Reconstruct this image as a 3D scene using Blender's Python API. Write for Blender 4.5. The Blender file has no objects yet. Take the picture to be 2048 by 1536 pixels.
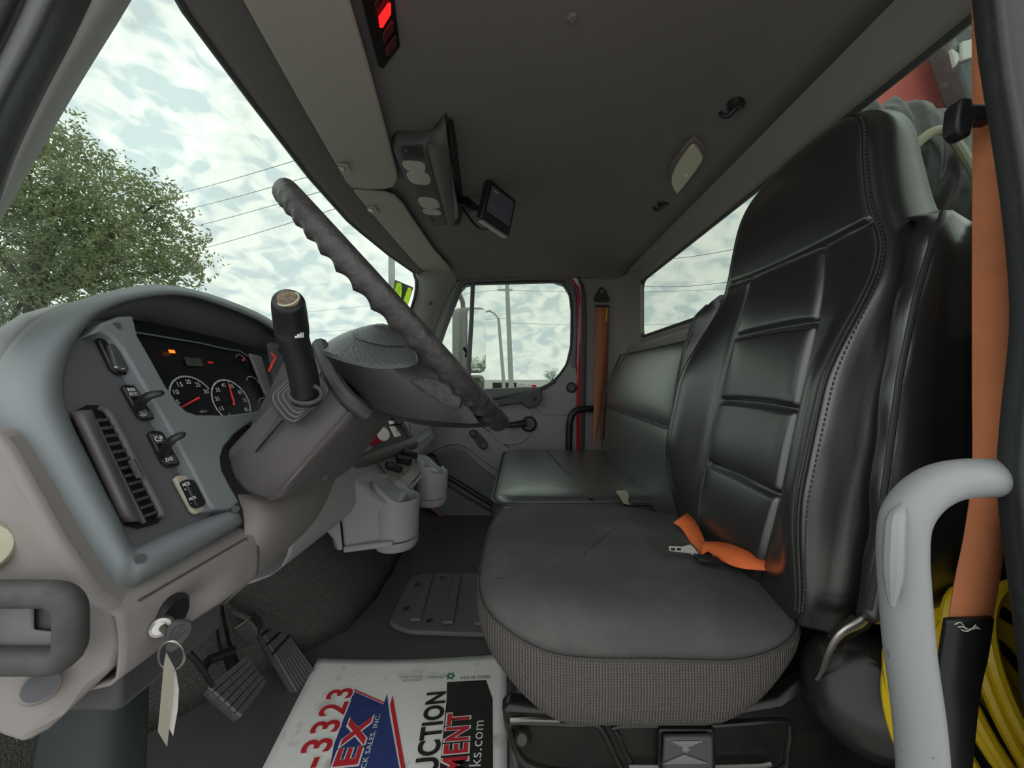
import bpy, math, random
from mathutils import Vector, Matrix
from mathutils.geometry import tessellate_polygon
random.seed(7)
sc = bpy.context.scene
# ------------------------------------------------------------------ camera
# cab frame: +X rearwards, +Y from the driver's door to the passenger's door, +Z up
F, CX, CY, H = 769.0, 1044.0, 755.0, 0.8
cam_d = bpy.data.cameras.new('camera'); cam = bpy.data.objects.new('camera', cam_d)
sc.collection.objects.link(cam)
cam.location = (0, 0, H); cam.rotation_euler = (math.pi/2, 0, 0)
cam_d.sensor_width = 36.0; cam_d.lens = F/2048*36.0
cam_d.shift_x = -(CX-1024)/2048; cam_d.shift_y = -(768-CY)/2048
cam_d.clip_start = 0.02; cam_d.clip_end = 2000
sc.camera = cam
# ------------------------------------------------------------------ world (broken altocumulus sky)
SKY = 1.12
w = bpy.data.worlds.new('sky'); sc.world = w; w.use_nodes = True
nt = w.node_tree; nt.nodes.clear()
def N(t, **k):
    n = nt.nodes.new(t)
    for a, b in k.items(): setattr(n, a, b)
    return n
tc = N('ShaderNodeTexCoord')
mp = N('ShaderNodeMapping'); nt.links.new(tc.outputs['Generated'], mp.inputs[0]); mp.inputs['Scale'].default_value = (1.0, 1.0, 1.7); mp.inputs['Rotation'].default_value = (0.15, 0.25, 0.6)
n1 = N('ShaderNodeTexNoise'); nt.links.new(mp.outputs[0], n1.inputs['Vector']); n1.inputs['Scale'].default_value = 21; n1.inputs['Detail'].default_value = 2.5; n1.inputs['Roughness'].default_value = 0.45; n1.inputs['Distortion'].default_value = 0.6
n2 = N('ShaderNodeTexNoise'); nt.links.new(mp.outputs[0], n2.inputs['Vector']); n2.inputs['Scale'].default_value = 3.5; n2.inputs['Detail'].default_value = 2
mx = N('ShaderNodeMath', operation='MULTIPLY_ADD'); nt.links.new(n2.outputs[0], mx.inputs[0]); mx.inputs[1].default_value = 0.25; nt.links.new(n1.outputs[0], mx.inputs[2])
cr_ = N('ShaderNodeValToRGB'); nt.links.new(mx.outputs[0], cr_.inputs[0])
e = cr_.color_ramp.elements; e[0].position = 0.50; e[0].color = (0.65, 0.715, 0.75, 1); e[1].position = 0.76; e[1].color = (1.0, 0.99, 0.945, 1)
m_ = cr_.color_ramp.elements.new(0.62); m_.color = (0.87, 0.88, 0.865, 1)
bg = N('ShaderNodeBackground'); nt.links.new(cr_.outputs[0], bg.inputs[0]); bg.inputs[1].default_value = SKY
out = N('ShaderNodeOutputWorld'); nt.links.new(bg.outputs[0], out.inputs[0])
# ------------------------------------------------------------------ exposure
vs = sc.view_settings; vs.view_transform = 'Standard'; vs.look = 'None'; vs.gamma = 1.0; vs.use_curve_mapping = False; vs.exposure = 0.75
try:
    sc.cycles.max_bounces = 10; sc.cycles.diffuse_bounces = 6; sc.cycles.transparent_max_bounces = 16; sc.cycles.glossy_bounces = 4
except Exception: pass

# ------------------------------------------------------------------ helpers
V = Vector
def P(px, py, d): return V(((px-CX)/F*d, d, H+(CY-py)/F*d))
def PZ(px, py, z):                      # z relative to the eye level
    return P(px, py, z*F/(CY-py))
def PX(px, py, x): return P(px, py, x*F/(px-CX))
def W(x, d, z): return V((x, d, H+z))   # z relative to the eye level
def PD(px, py, off=0.0):                # the raked dashboard face
    u = (px-CX)/F; v = (CY-py)/F
    return P(px, py, (-.5+off)/(u+.4*v))
EH = V((0, 1, 0)); EV = V((-.4, 0, 1)).normalized(); EN = V((1, 0, .4)).normalized()
def lin(c): return tuple((x/12.92 if x <= .04045 else ((x+.055)/1.055)**2.4) for x in c)
def rgb(r, g, b): return lin((r/255, g/255, b/255))

MATS = {}
def mat(name, col, rough=.6, spec=.5, metal=0., bump=None, var=None, emit=None, coat=0.):
    """col linear; bump=(scale,strength[,kind]); var=(scale, amount, col2)"""
    m = bpy.data.materials.new(name); m.use_nodes = True; t = m.node_tree; b = t.nodes['Principled BSDF']
    b.inputs['Base Color'].default_value = (*col, 1); b.inputs['Roughness'].default_value = rough
    b.inputs['Specular IOR Level'].default_value = spec; b.inputs['Metallic'].default_value = metal
    b.inputs['Coat Weight'].default_value = coat; b.inputs['Coat Roughness'].default_value = .05 if metal or coat < .6 else .30
    co = t.nodes.new('ShaderNodeTexCoord')
    if var:
        n = t.nodes.new('ShaderNodeTexNoise'); n.inputs['Scale'].default_value = var[0]; n.inputs['Detail'].default_value = 5; n.inputs['Roughness'].default_value = .62
        t.links.new(co.outputs['Object'], n.inputs['Vector'])
        r = t.nodes.new('ShaderNodeValToRGB'); r.color_ramp.elements[0].position = var[3] if len(var) > 3 else .35; r.color_ramp.elements[1].position = var[4] if len(var) > 4 else .7
        r.color_ramp.elements[0].color = (*col, 1); c2 = var[2]; a = var[1]
        r.color_ramp.elements[1].color = tuple(col[i]*(1-a)+c2[i]*a for i in range(3))+(1,)
        t.links.new(n.outputs[0], r.inputs[0]); t.links.new(r.outputs[0], b.inputs['Base Color'])
    if bump:
        kind = bump[2] if len(bump) > 2 else 'noise'
        if kind == 'noise':
            n = t.nodes.new('ShaderNodeTexNoise'); n.inputs['Scale'].default_value = bump[0]; n.inputs['Detail'].default_value = 3
        elif kind == 'cells':
            n = t.nodes.new('ShaderNodeTexVoronoi'); n.inputs['Scale'].default_value = bump[0]
        t.links.new(co.outputs['Object'], n.inputs['Vector'])
        bp = t.nodes.new('ShaderNodeBump'); bp.inputs['Strength'].default_value = bump[1]; bp.inputs['Distance'].default_value = bump[3] if len(bump) > 3 else .002
        t.links.new(n.outputs[0], bp.inputs['Height']); t.links.new(bp.outputs[0], b.inputs['Normal'])
    if emit:
        b.inputs['Emission Color'].default_value = (*emit[0], 1); b.inputs['Emission Strength'].default_value = emit[1]
    MATS[name] = m; return m
def glass_mat(name, tint, refl=1.0, rough=0.0):
    m = bpy.data.materials.new(name); m.use_nodes = True; t = m.node_tree; t.nodes.clear()
    o = t.nodes.new('ShaderNodeOutputMaterial'); mxs = t.nodes.new('ShaderNodeMixShader'); fr = t.nodes.new('ShaderNodeFresnel'); fr.inputs[0].default_value = 1.22
    tr = t.nodes.new('ShaderNodeBsdfTransparent'); tr.inputs[0].default_value = (*tint, 1); gl = t.nodes.new('ShaderNodeBsdfGlossy'); gl.inputs['Roughness'].default_value = rough
    ml = t.nodes.new('ShaderNodeMath'); ml.operation = 'MULTIPLY'; ml.inputs[1].default_value = refl
    t.links.new(fr.outputs[0], ml.inputs[0]); t.links.new(ml.outputs[0], mxs.inputs[0]); t.links.new(tr.outputs[0], mxs.inputs[1]); t.links.new(gl.outputs[0], mxs.inputs[2]); t.links.new(mxs.outputs[0], o.inputs[0])
    MATS[name] = m; return m

M = MATS
mat('bezel', (.20, .224, .233), .55, .4, bump=(900, .12))
mat('pad', (.27, .265, .27), .7, .3, bump=(900, .15))
mat('hood_dark', (.12, .125, .13), .8, .2, bump=(900, .15))
mat('panel', (.105, .105, .115), .6, .35, bump=(1400, .1))
mat('warm_grey', (.255, .234, .226), .62, .35, bump=(1100, .15), var=(9, .35, (.19, .17, .145)))
mat('console_grey', (.37, .375, .375), .5, .4, bump=(1100, .1), var=(14, .3, (.43, .42, .395)))
mat('column', (.115, .106, .105), .55, .4, bump=(1300, .2), var=(16, .3, (.22, .205, .195), .5, .8))
mat('black_plastic', (.012, .0125, .014), .42, .5, bump=(1500, .08))
mat('gloss_black', (.008, .008, .008), .28, .35, var=(8, .5, (.03, .027, .022)))
mat('dark_plastic', (.065, .067, .07), .5, .4, bump=(1200, .1))
mat('rim', (.024, .022, .022), .45, .5, bump=(140, .5, 'noise', .003), var=(60, .6, (.05, .046, .044), .45, .6))
mat('hub', (.075, .084, .083), .38, .5, bump=(260, .55, 'cells', .0015))
mat('spoke', (.020, .0188, .0188), .45, .5, bump=(900, .15))
mat('rubber', (.045, .045, .046), .6, .45, bump=(700, .1), var=(30, .5, (.10, .098, .093), .45, .75))
mat('seal', (.050, .053, .056), .6, .4, bump=(260, .25), var=(40, .5, (.07, .07, .07), .5, .8))
mat('leather', (.013, .0138, .0136), .34, 1.0, bump=(520, .10, 'cells', .001), coat=.8)
mat('leather_soft', (.013, .0134, .014), .33, 1.0, bump=(420, .16, 'cells', .0008), coat=.8)
mat('bench_vinyl', (.058, .063, .060), .42, 1.0, bump=(520, .10, 'cells', .001), coat=1.0)
mat('piping', (.03, .031, .032), .4, .5)
mat('stitch', (.06, .058, .056), .7, .3)
mat('headliner', (.205, .186, .182), .95, .1, bump=(1300, .4), var=(5, .3, (.24, .22, .21)))
mat('header', (.225, .205, .202), .9, .15, bump=(1000, .3))
mat('visor', (.45, .42, .37), .85, .2, bump=(1500, .25))
mat('taupe', (.25, .228, .206), .75, .3, bump=(1200, .2), var=(5, .4, (.27, .25, .22)))
mat('pillar_grey', (.36, .355, .338), .7, .3, bump=(1200, .2))
mat('door_grey', (.30, .30, .293), .65, .35, bump=(1200, .15), var=(6, .25, (.25, .245, .235)))
mat('door_dark', (.16, .163, .167), .65, .3, bump=(1200, .15))
mat('red_paint', (.42, .022, .03), .3, .5, coat=.5)
mat('floor_rubber', (.075, .077, .077), .6, .4, bump=(500, .12), var=(7, .6, (.12, .115, .105), .4, .75))
mat('plate_rubber', (.12, .126, .125), .55, .4, bump=(700, .1), var=(10, .5, (.17, .17, .165)))
mat('carpet', (.10, .097, .092), .98, .05, bump=(420, 1.0, 'noise', .006), var=(260, .8, (.26, .25, .23), .5, .75))
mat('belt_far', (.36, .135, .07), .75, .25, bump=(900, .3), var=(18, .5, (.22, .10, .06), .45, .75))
mat('belt', (.62, .225, .10), .75, .25, bump=(900, .3), var=(18, .5, (.45, .17, .08), .45, .75))
mat('belt_bright', (.78, .165, .045), .6, .3, bump=(900, .2))
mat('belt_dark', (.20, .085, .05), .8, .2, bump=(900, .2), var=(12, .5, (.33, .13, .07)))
mat('handle_grey', (.235, .247, .252), .42, .45, bump=(400, .06), var=(34, .9, (.04, .04, .04), .66, .70))
mat('chrome', (.50, .48, .44), .3, .5, 1.0)
mat('steel', (.42, .41, .4), .35, .5, .9)
mat('brass', (.20, .155, .10), .6, .4, 0, var=(260, .8, (.06, .045, .03), .4, .6))
mat('bright_metal', (.52, .50, .47), .4, .5, .25)
mat('seal_dark', (.022, .024, .026), .55, .4, bump=(260, .25), var=(60, .5, (.06, .06, .06), .55, .8))
mat('paper', (.88, .88, .85), .8, .2, var=(11, .75, (.36, .31, .23), .56, .74))
mat('print_red', (.62, .03, .04), .6, .3, var=(20, .4, (.35, .03, .04)))
mat('print_blue', (.028, .05, .20), .6, .3, var=(25, .4, (.07, .09, .22)))
mat('print_black', (.022, .019, .018), .6, .3, var=(20, .4, (.05, .045, .04)))
mat('print_white', (.82, .82, .8), .7, .3)
mat('print_green', (.03, .22, .13), .7, .3)
mat('print_purple', (.28, .20, .22), .7, .3)
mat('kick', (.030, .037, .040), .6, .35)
mat('label_white', (.78, .78, .74), .6, .3)
mat('gauge_face', (.012, .014, .015), .35, .4)
mat('gauge_mark', (.62, .64, .62), .6, .3, emit=((.6, .64, .62), .04))
mat('needle', (.75, .04, .045), .5, .3, emit=((1, .06, .06), .12))
mat('lcd', (.085, .095, .075), .3, .4)
mat('lamp_amber', (.8, .2, .02), .5, .3, emit=((1, .25, .03), .6))
mat('lamp_red', (.7, .01, .01), .4, .3, emit=((1, .012, .012), 1.0))
mat('lens_red_off', (.10, .008, .010), .25, .5)
mat('lens', (.50, .485, .43), .3, .5, bump=(500, .3))
mat('dome_lens', (.62, .58, .44), .3, .5, bump=(200, .2))
mat('screen', (.115, .105, .135), .15, .5)
mat('beige', (.46, .44, .33), .6, .4, var=(40, .4, (.3, .28, .2)))
mat('cloth_top', (.085, .088, .084), .95, .15, bump=(1100, .6, 'noise', .002), var=(9, .55, (.15, .15, .142), .45, .75))
mat('sticker_green', (.52, .82, .02), .5, .3, emit=((.5, .85, .02), .1))
mat('sticker_black', (.03, .045, .04), .5, .3)
mat('key_tag', (.42, .40, .33), .55, .4)
mat('yellow_hose', (.62, .44, .015), .3, .5)
mat('pale_ground', (.40, .39, .37), .9, .2, var=(2, .4, (.48, .46, .43)))  # yard ground paled so it bounces daylight up to the headliner
mat('concrete_pole', (.42, .45, .42), .8, .2)
mat('wire', (.09, .11, .11), .7, .2)
mat('bark', (.09, .08, .065), .9, .1)
mat('crane_red_haze', (.78, .20, .18), .45, .4, coat=.2)  # red paint paled to pink: haze of the rear glass put into the colour
mat('tarp', (.085, .08, .085), .32, .5, bump=(9, .5, 'noise', .03))
mat('mirror', (.82, .86, .86), .03, .5, 1.0)
mat('truck_white', (.55, .56, .55), .5, .4)
mat('dirty_metal', (.14, .15, .16), .5, .4, .3, bump=(25, .5, 'noise', .01), var=(14, .8, (.45, .46, .45), .55, .7))
glass_mat('windshield_glass', (.56, .635, .585), .15)
glass_mat('side_glass', (.625, .67, .63), .2)
# leaf: translucent
m = bpy.data.materials.new('leaf'); m.use_nodes = True; t = m.node_tree; b = t.nodes['Principled BSDF']
b.inputs['Roughness'].default_value = .6
oi = t.nodes.new('ShaderNodeTexCoord'); nn = t.nodes.new('ShaderNodeTexNoise'); nn.inputs['Scale'].default_value = 1.6; t.links.new(oi.outputs['Object'], nn.inputs['Vector'])
rr = t.nodes.new('ShaderNodeValToRGB'); rr.color_ramp.elements[0].position = .35; rr.color_ramp.elements[1].position = .68
rr.color_ramp.elements[0].color = (.17, .22, .11, 1); rr.color_ramp.elements[1].color = (.32, .35, .18, 1)
t.links.new(nn.outputs[0], rr.inputs[0]); t.links.new(rr.outputs[0], b.inputs['Base Color'])
tl = t.nodes.new('ShaderNodeBsdfTranslucent'); t.links.new(rr.outputs[0], tl.inputs[0]); ms = t.nodes.new('ShaderNodeMixShader'); ms.inputs[0].default_value = .45
t.links.new(b.outputs[0], ms.inputs[1]); t.links.new(tl.outputs[0], ms.inputs[2]); t.links.new(ms.outputs[0], t.nodes['Material Output'].inputs[0]); M['leaf'] = m
# ribbed woven seat cloth
m = bpy.data.materials.new('cloth_side'); m.use_nodes = True; t = m.node_tree; b = t.nodes['Principled BSDF']
b.inputs['Roughness'].default_value = .95; b.inputs['Specular IOR Level'].default_value = .12
co = t.nodes.new('ShaderNodeTexCoord'); wv = t.nodes.new('ShaderNodeTexWave'); wv.inputs['Scale'].default_value = 78; wv.inputs['Distortion'].default_value = 1.2; wv.inputs['Detail'].default_value = 1; wv.inputs['Detail Scale'].default_value = 6
w2 = t.nodes.new('ShaderNodeTexWave'); w2.bands_direction = 'Z'; w2.inputs['Scale'].default_value = 85; w2.inputs['Distortion'].default_value = 2
t.links.new(co.outputs['Object'], wv.inputs['Vector']); t.links.new(co.outputs['Object'], w2.inputs['Vector'])
mu = t.nodes.new('ShaderNodeMath'); mu.operation = 'MULTIPLY_ADD'; mu.inputs[1].default_value = .4
t.links.new(w2.outputs['Fac'], mu.inputs[0]); t.links.new(wv.outputs['Fac'], mu.inputs[2])
rr = t.nodes.new('ShaderNodeValToRGB'); rr.color_ramp.elements[0].position = .25; rr.color_ramp.elements[1].position = 1.2/1.4
rr.color_ramp.elements[0].color = (.050, .046, .043, 1); rr.color_ramp.elements[1].color = (.125, .114, .106, 1)
t.links.new(mu.outputs[0], rr.inputs[0]); t.links.new(rr.outputs[0], b.inputs['Base Color'])
bp = t.nodes.new('ShaderNodeBump'); bp.inputs['Strength'].default_value = .7; bp.inputs['Distance'].default_value = .002; t.links.new(mu.outputs[0], bp.inputs['Height']); t.links.new(bp.outputs[0], b.inputs['Normal']); M['cloth_side'] = m

COL = sc.collection; BASE = {}
def finish(o, parent, label=None, cat=None, group=None, kind=None):
    COL.objects.link(o)
    if parent is not None:
        o.parent = parent; o.matrix_parent_inverse = Matrix.Translation(-BASE[parent.name]) if parent.name in BASE else Matrix.Identity(4)
    if label: o['label'] = label
    if cat: o['category'] = cat
    if group: o['group'] = group
    if kind: o['kind'] = kind
    return o
def root(name, label, cat, loc, group=None, kind=None):
    o = bpy.data.objects.new(name, None); COL.objects.link(o); o.location = loc; BASE[o.name] = V(loc); o.empty_display_size = .05
    o['label'] = label
    if cat: o['category'] = cat
    if group: o['group'] = group
    if kind: o['kind'] = kind
    return o
def ob(name, vs_, fs, m, parent=None, smooth=True, sharp=35, bevel=0, seg=2, solid=0, sub=0, **k):
    me = bpy.data.meshes.new(name); me.from_pydata([tuple(v) for v in vs_], [], fs); me.update()
    if isinstance(m, (list, tuple)):
        for x in m: me.materials.append(M[x])
    else: me.materials.append(M[m])
    if smooth:
        me.polygons.foreach_set('use_smooth', [True]*len(me.polygons))
        if sharp and not sub:
            try: me.set_sharp_from_angle(angle=math.radians(sharp))
            except Exception: pass
    o = bpy.data.objects.new(name, me)
    if solid:
        s = o.modifiers.new('solid', 'SOLIDIFY'); s.thickness = solid; s.offset = 0
    if bevel:
        s = o.modifiers.new('bevel', 'BEVEL'); s.width = bevel; s.segments = seg; s.limit_method = 'ANGLE'; s.angle_limit = math.radians(40)
    if sub:
        s = o.modifiers.new('sub', 'SUBSURF'); s.levels = sub; s.render_levels = sub
    return finish(o, parent, **k)
def cr(pts, n=6, closed=False):
    """Catmull-Rom through points (each any-length tuple or Vector)"""
    pts = [V(p) if not isinstance(p, V) else p for p in pts]; out = []; L = len(pts)
    for i in range(L if closed else L-1):
        p0, p1, p2, p3 = (pts[(i-1) % L] if (closed or i > 0) else pts[0]), pts[i], pts[(i+1) % L], (pts[(i+2) % L] if (closed or i+2 < L) else pts[L-1])
        for j in range(n):
            u = j/n; out.append(.5*((2*p1)+(p2-p0)*u+(2*p0-5*p1+4*p2-p3)*u*u+(3*p1-p0-3*p2+p3)*u**3))
    if not closed: out.append(pts[-1].copy())
    return out
def loft(name, loops, m, parent=None, cyc=True, cap=True, closed_path=False, **k):
    n = len(loops[0]); vs_ = [p for l in loops for p in l]; fs = []
    R = len(loops)
    for i in range(R if closed_path else R-1):
        a = i*n; b_ = ((i+1) % R)*n
        for j in range(n if cyc else n-1):
            j2 = (j+1) % n; fs.append((a+j, a+j2, b_+j2, b_+j))
    if cap and cyc and not closed_path:
        fs.append(tuple(range(n-1, -1, -1))); fs.append(tuple(range((R-1)*n, R*n)))
    return ob(name, vs_, fs, m, parent, **k)
def frames(pts, closed=False):
    L = len(pts); T = []
    for i in range(L):
        a = pts[(i-1) % L] if (closed or i > 0) else pts[i]; b_ = pts[(i+1) % L] if (closed or i < L-1) else pts[i]
        T.append((b_-a).normalized())
    up = V((0, 0, 1)) if abs(T[0].z) < .9 else V((1, 0, 0))
    n0 = (up-T[0]*up.dot(T[0])).normalized(); out = []
    for i in range(L):
        n0 = (n0-T[i]*n0.dot(T[i])).normalized(); out.append((n0.copy(), T[i].cross(n0)))
    return out
def tube(name, pts, r, m, parent=None, n=10, smooth_n=0, closed=False, flat=1.0, **k):
    pts = [V(p) for p in pts]
    if smooth_n:
        rr_ = r if isinstance(r, (list, tuple)) else None
        if rr_:
            q = cr([(p.x, p.y, p.z, rr_[i]) for i, p in enumerate(pts)], smooth_n, closed); pts = [V(x[:3]) for x in q]; r = [x[3] for x in q]
        else: pts = cr(pts, smooth_n, closed)
    fr = frames(pts, closed); loops = []
    for i, p in enumerate(pts):
        ri = r[i] if isinstance(r, (list, tuple)) else r
        loops.append([p+(fr[i][0]*math.cos(2*math.pi*j/n)+fr[i][1]*math.sin(2*math.pi*j/n)*flat)*ri for j in range(n)])
    return loft(name, loops, m, parent, closed_path=closed, **k)
def slab(name, loop, vec, m, parent=None, holes=(), bevel=0, center=False, **k):
    vec = V(vec); loop = [V(p) for p in loop]; holes = [[V(p) for p in h] for h in holes]
    allp = loop+[p for h in holes for p in h]; n = len(allp)
    if center: allp = [p-vec*.5 for p in allp]
    vs_ = allp+[p+vec for p in allp]; fs = []
    if holes:
        # project to 2D for the tessellation
        tr = tessellate_polygon([loop]+holes)
        for a, b_, c in tr: fs.append((a, b_, c)); fs.append((c+n, b_+n, a+n))
    else:
        fs.append(tuple(range(n-1, -1, -1))); fs.append(tuple(range(n, 2*n)))
    s = 0
    for l in [loop]+holes:
        L = len(l)
        for j in range(L): fs.append((s+j, s+(j+1) % L, n+s+(j+1) % L, n+s+j))
        s += L
    k.setdefault('smooth', True); k.setdefault('sharp', 30)
    o = ob(name, vs_, fs, m, parent, bevel=bevel, **k)
    import bmesh
    bm = bmesh.new(); bm.from_mesh(o.data); bmesh.ops.recalc_face_normals(bm, faces=bm.faces); bm.to_mesh(o.data); bm.free()
    return o
def grid(name, rows, m, parent=None, **k):
    return loft(name, rows, m, parent, cyc=False, **k)
def box(name, c, hx, hy, hz, m, parent=None, bevel=0, rot=None, **k):
    c = V(c); ax = [V((1, 0, 0))*hx, V((0, 1, 0))*hy, V((0, 0, 1))*hz]
    if rot is not None: ax = [rot @ a for a in ax]
    return boxv(name, c, ax[0], ax[1], ax[2], m, parent, bevel, **k)
def boxv(name, c, a, b_, d, m, parent=None, bevel=0, **k):
    vs_ = [c+a*i+b_*j+d*l for l in (-1, 1) for j in (-1, 1) for i in (-1, 1)]
    fs = [(0, 2, 3, 1), (4, 5, 7, 6), (0, 1, 5, 4), (2, 6, 7, 3), (0, 4, 6, 2), (1, 3, 7, 5)]
    if a.cross(b_).dot(d) < 0: fs = [tuple(reversed(f)) for f in fs]
    k.setdefault('sharp', 30)
    return ob(name, vs_, fs, m, parent, bevel=bevel, **k)
def cyl(name, p0, p1, r0, m, parent=None, r1=None, n=20, prof=None, **k):
    """capped cylinder / lathe along p0->p1; prof = [(t, r), ...]"""
    p0, p1 = V(p0), V(p1); a = (p1-p0); t_ = a.normalized(); up = V((0, 0, 1)) if abs(t_.z) < .9 else V((1, 0, 0))
    u = (up-t_*up.dot(t_)).normalized(); v = t_.cross(u)
    prof = prof or [(0, r0), (1, r0 if r1 is None else r1)]
    loops = [[p0+a*q+(u*math.cos(2*math.pi*j/n)+v*math.sin(2*math.pi*j/n))*r for j in range(n)] for q, r in prof]
    return loft(name, loops, m, parent, **k)
def rrect(a, b_, r, n=4):
    """2D rounded rectangle loop, half sizes a,b"""
    out = []
    for cx_, cy_, s in ((a-r, b_-r, 0), (-a+r, b_-r, 1), (-a+r, -b_+r, 2), (a-r, -b_+r, 3)):
        for j in range(n+1):
            t_ = math.pi/2*(s+j/n); out.append((cx_+r*math.cos(t_), cy_+r*math.sin(t_)))
    return out
def text(name, body, o, x, y, wid, hei, m, parent, thick=.0004, bold=0., shear=0., up=None, spaced=0, **k):
    """flat lettering: lower left at o, along x (length wid), up y (height hei)"""
    cu = bpy.data.curves.new(name, 'FONT'); cu.body = body; cu.offset = bold; cu.shear = shear; cu.resolution_u = 4; cu.space_character = 1.0+spaced
    tmp = bpy.data.objects.new(name+'_src', cu); me = bpy.data.meshes.new_from_object(tmp)
    bpy.data.objects.remove(tmp); bpy.data.curves.remove(cu)
    xs = [v.co.x for v in me.vertices]; ys = [v.co.y for v in me.vertices]
    x0, x1, y0, y1 = min(xs), max(xs), min(ys), max(ys)
    x = V(x).normalized(); y = V(y).normalized(); nrm = x.cross(y) if up is None else V(up)
    sx = wid/(x1-x0); sy = hei/(y1-y0)
    for v in me.vertices: v.co = V(o)+x*((v.co.x-x0)*sx)+y*((v.co.y-y0)*sy)+nrm*thick
    me.materials.clear(); me.materials.append(M[m]); me.name = name
    ob_ = bpy.data.objects.new(name, me)
    return finish(ob_, parent, **k)
def smooth01(a, b_, x):
    t_ = max(0., min(1., (x-a)/(b_-a))); return t_*t_*(3-2*t_)
def interp(tab, x):
    if x <= tab[0][0]: return tab[0][1]
    for (a, va), (b_, vb) in zip(tab, tab[1:]):
        if x <= b_: return va+(vb-va)*(x-a)/(b_-a)
    return tab[-1][1]

from mathutils.bvhtree import BVHTree
def onto(o, px, py, lift=0.):
    """the point of object o seen at pixel (px, py), lifted towards the eye"""
    me = o.data; t_ = BVHTree.FromPolygons([v.co for v in me.vertices], [tuple(p.vertices) for p in me.polygons])
    d = (P(px, py, 1)-V((0, 0, H))).normalized(); h = t_.ray_cast(V((0, 0, H)), d)
    return (h[0] if h[0] is not None else P(px, py, .55))-d*lift
# ================================================================== SETTING
def S(o, label): o['kind'] = 'structure'; o['label'] = label; return o
# ---- floor
fl = slab('floor', [V((-.98, .22, 0)), V((.72, .22, 0)), V((.72, 2.36, 0)), V((-.98, 2.36, 0))], (0, 0, -.05), 'floor_rubber')
S(fl, 'black ribbed rubber cab floor under the seats and pedals')
# ---- front wall with the carpeted engine tunnel
FX = [(.30, -.93), (.85, -.86), (1.0, -.74), (1.12, -.63), (1.22, -.56), (1.35, -.535), (1.55, -.535), (1.8, -.56), (2.0, -.62), (2.36, -.70)]
rows = []
for i in range(36):
    d = .26+i*.06; x = interp(FX, d); row = []
    for q in range(11):
        t_ = q/10; z = .02+.62*t_; bl = -.30*t_**1.15+.045*math.sin(min(1, t_*1.6)*math.pi)
        row.append(V((max(-1.02, x+bl)+.004*math.sin(d*37+q*2.1), d, z-.02)))
    row.append(V((-1.02, d, .78))); rows.append(row)
S(grid('wall_front', rows, 'carpet', sharp=0, solid=.01), 'dark speckled carpet over the firewall and engine tunnel')
# ---- ceiling
HX = [(.26, -.40), (.35, -.43), (.6, -.517), (.8, -.552), (1.1, -.598), (1.42, -.628), (1.8, -.612), (2.12, -.578), (2.3, -.54)]
def hx(d): return interp(HX, d)
DS = [.24+.06*i for i in range(32)]+[2.14, 2.18, 2.22, 2.25, 2.275, 2.29, 2.295]
def cove(d): return 0 if d < 2.1 else .062*((d-2.1)/.195)**2.2
rows = []
for d in DS:
    c = cove(d); h = hx(d)
    rows.append([W(x, d, z-c) for x, z in ((h+.115, .632), (-.36, .642), (-.22, .652), (-.05, .657), (.15, .658), (.3, .656), (.43, .651), (.475, .645), (.50, .637), (.55, .626), (.603, .612))])
S(grid('ceiling', rows, 'headliner', sharp=0, solid=.006), 'dark grey fabric headliner over the whole cab')
rows = []
for d in DS:
    c = cove(d)*.8; h = hx(d)
    rows.append([W(h-.005, d, .572-c*.5), W(h+.012, d, .583-c*.6), W(h+.035, d, .600-c*.7), W(h+.07, d, .616-c), W(h+.118, d, .633-c)])
S(grid('trim_1', rows, 'header', sharp=0, solid=.006), 'brown grey padded header trim above the windscreen')
rows = [[W(.600, d, .614-cove(d)), W(.612, d, .606-cove(d)), W(.628, d, .575-cove(d)*.6), W(.640, d, .545), W(.652, d, .528)] for d in DS if d < 2.27]
S(grid('trim_2', rows, 'taupe', sharp=0, solid=.006), 'taupe moulded trim strip along the top of the rear window')
# ---- rear wall with window hole
XR = .655
def rloop(y0, y1, z0, z1, r, x, n=5):
    cy_, cz_ = (y0+y1)/2, (z0+z1)/2
    return [W(x, cy_+a, cz_+b_) for a, b_ in rrect((y1-y0)/2, (z1-z0)/2, r, n)]
wl = rloop(.40, 2.125, .222, .530, .05, XR)
S(slab('wall_rear', [W(XR, .24, -.80), W(XR, 2.36, -.80), W(XR, 2.36, .56), W(XR, .24, .56)], (.02, 0, 0), 'taupe', holes=[wl]), 'taupe rear cab wall around the back window')
w2r = root('window_2', 'wide rear cab window with black rubber gasket', None, W(XR, 1.26, .22), kind='structure')
tube('gasket', rloop(.40, 2.125, .222, .530, .05, XR+.004), .009, 'seal', w2r, n=8, closed=True)
slab('pane', rloop(.402, 2.123, .224, .528, .05, XR+.006), (.004, 0, 0), 'side_glass', w2r)
# ledge below the rear window
S(slab('trim_shade', [W(.648, .25, -.80), W(.648, 2.1, -.80), W(.648, 2.1, .06), W(.648, .25, .06)], (.006, 0, 0), 'black_plastic'), 'black sheet added for the shade low on the rear cab wall behind the seats')  # added dark sheet, stands in for the shade behind the seats
S(slab('trim_3', [W(.60, .5, .166), W(.655, .5, .200), W(.655, .5, .10), W(.61, .5, .10)], (0, 1.72, 0), 'taupe', bevel=.006), 'dusty ledge under the rear window')
# ---- passenger side wall behind the door (B pillar, curved into the rear wall)
plan = cr([(.372, 2.300, 0), (.42, 2.296, 0), (.50, 2.288, 0), (.565, 2.262, 0), (.612, 2.212, 0), (.640, 2.150, 0), (.654, 2.105, 0)], 4)
rows = [[V((p.x+lx, p.y, H+z)) for p in plan] for z, lx in ((-.8, -.01), (-.4, -.005), (0, 0), (.3, 0), (.50, 0), (.565, -.004), (.60, -.012), (.63, -.03))]
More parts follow.
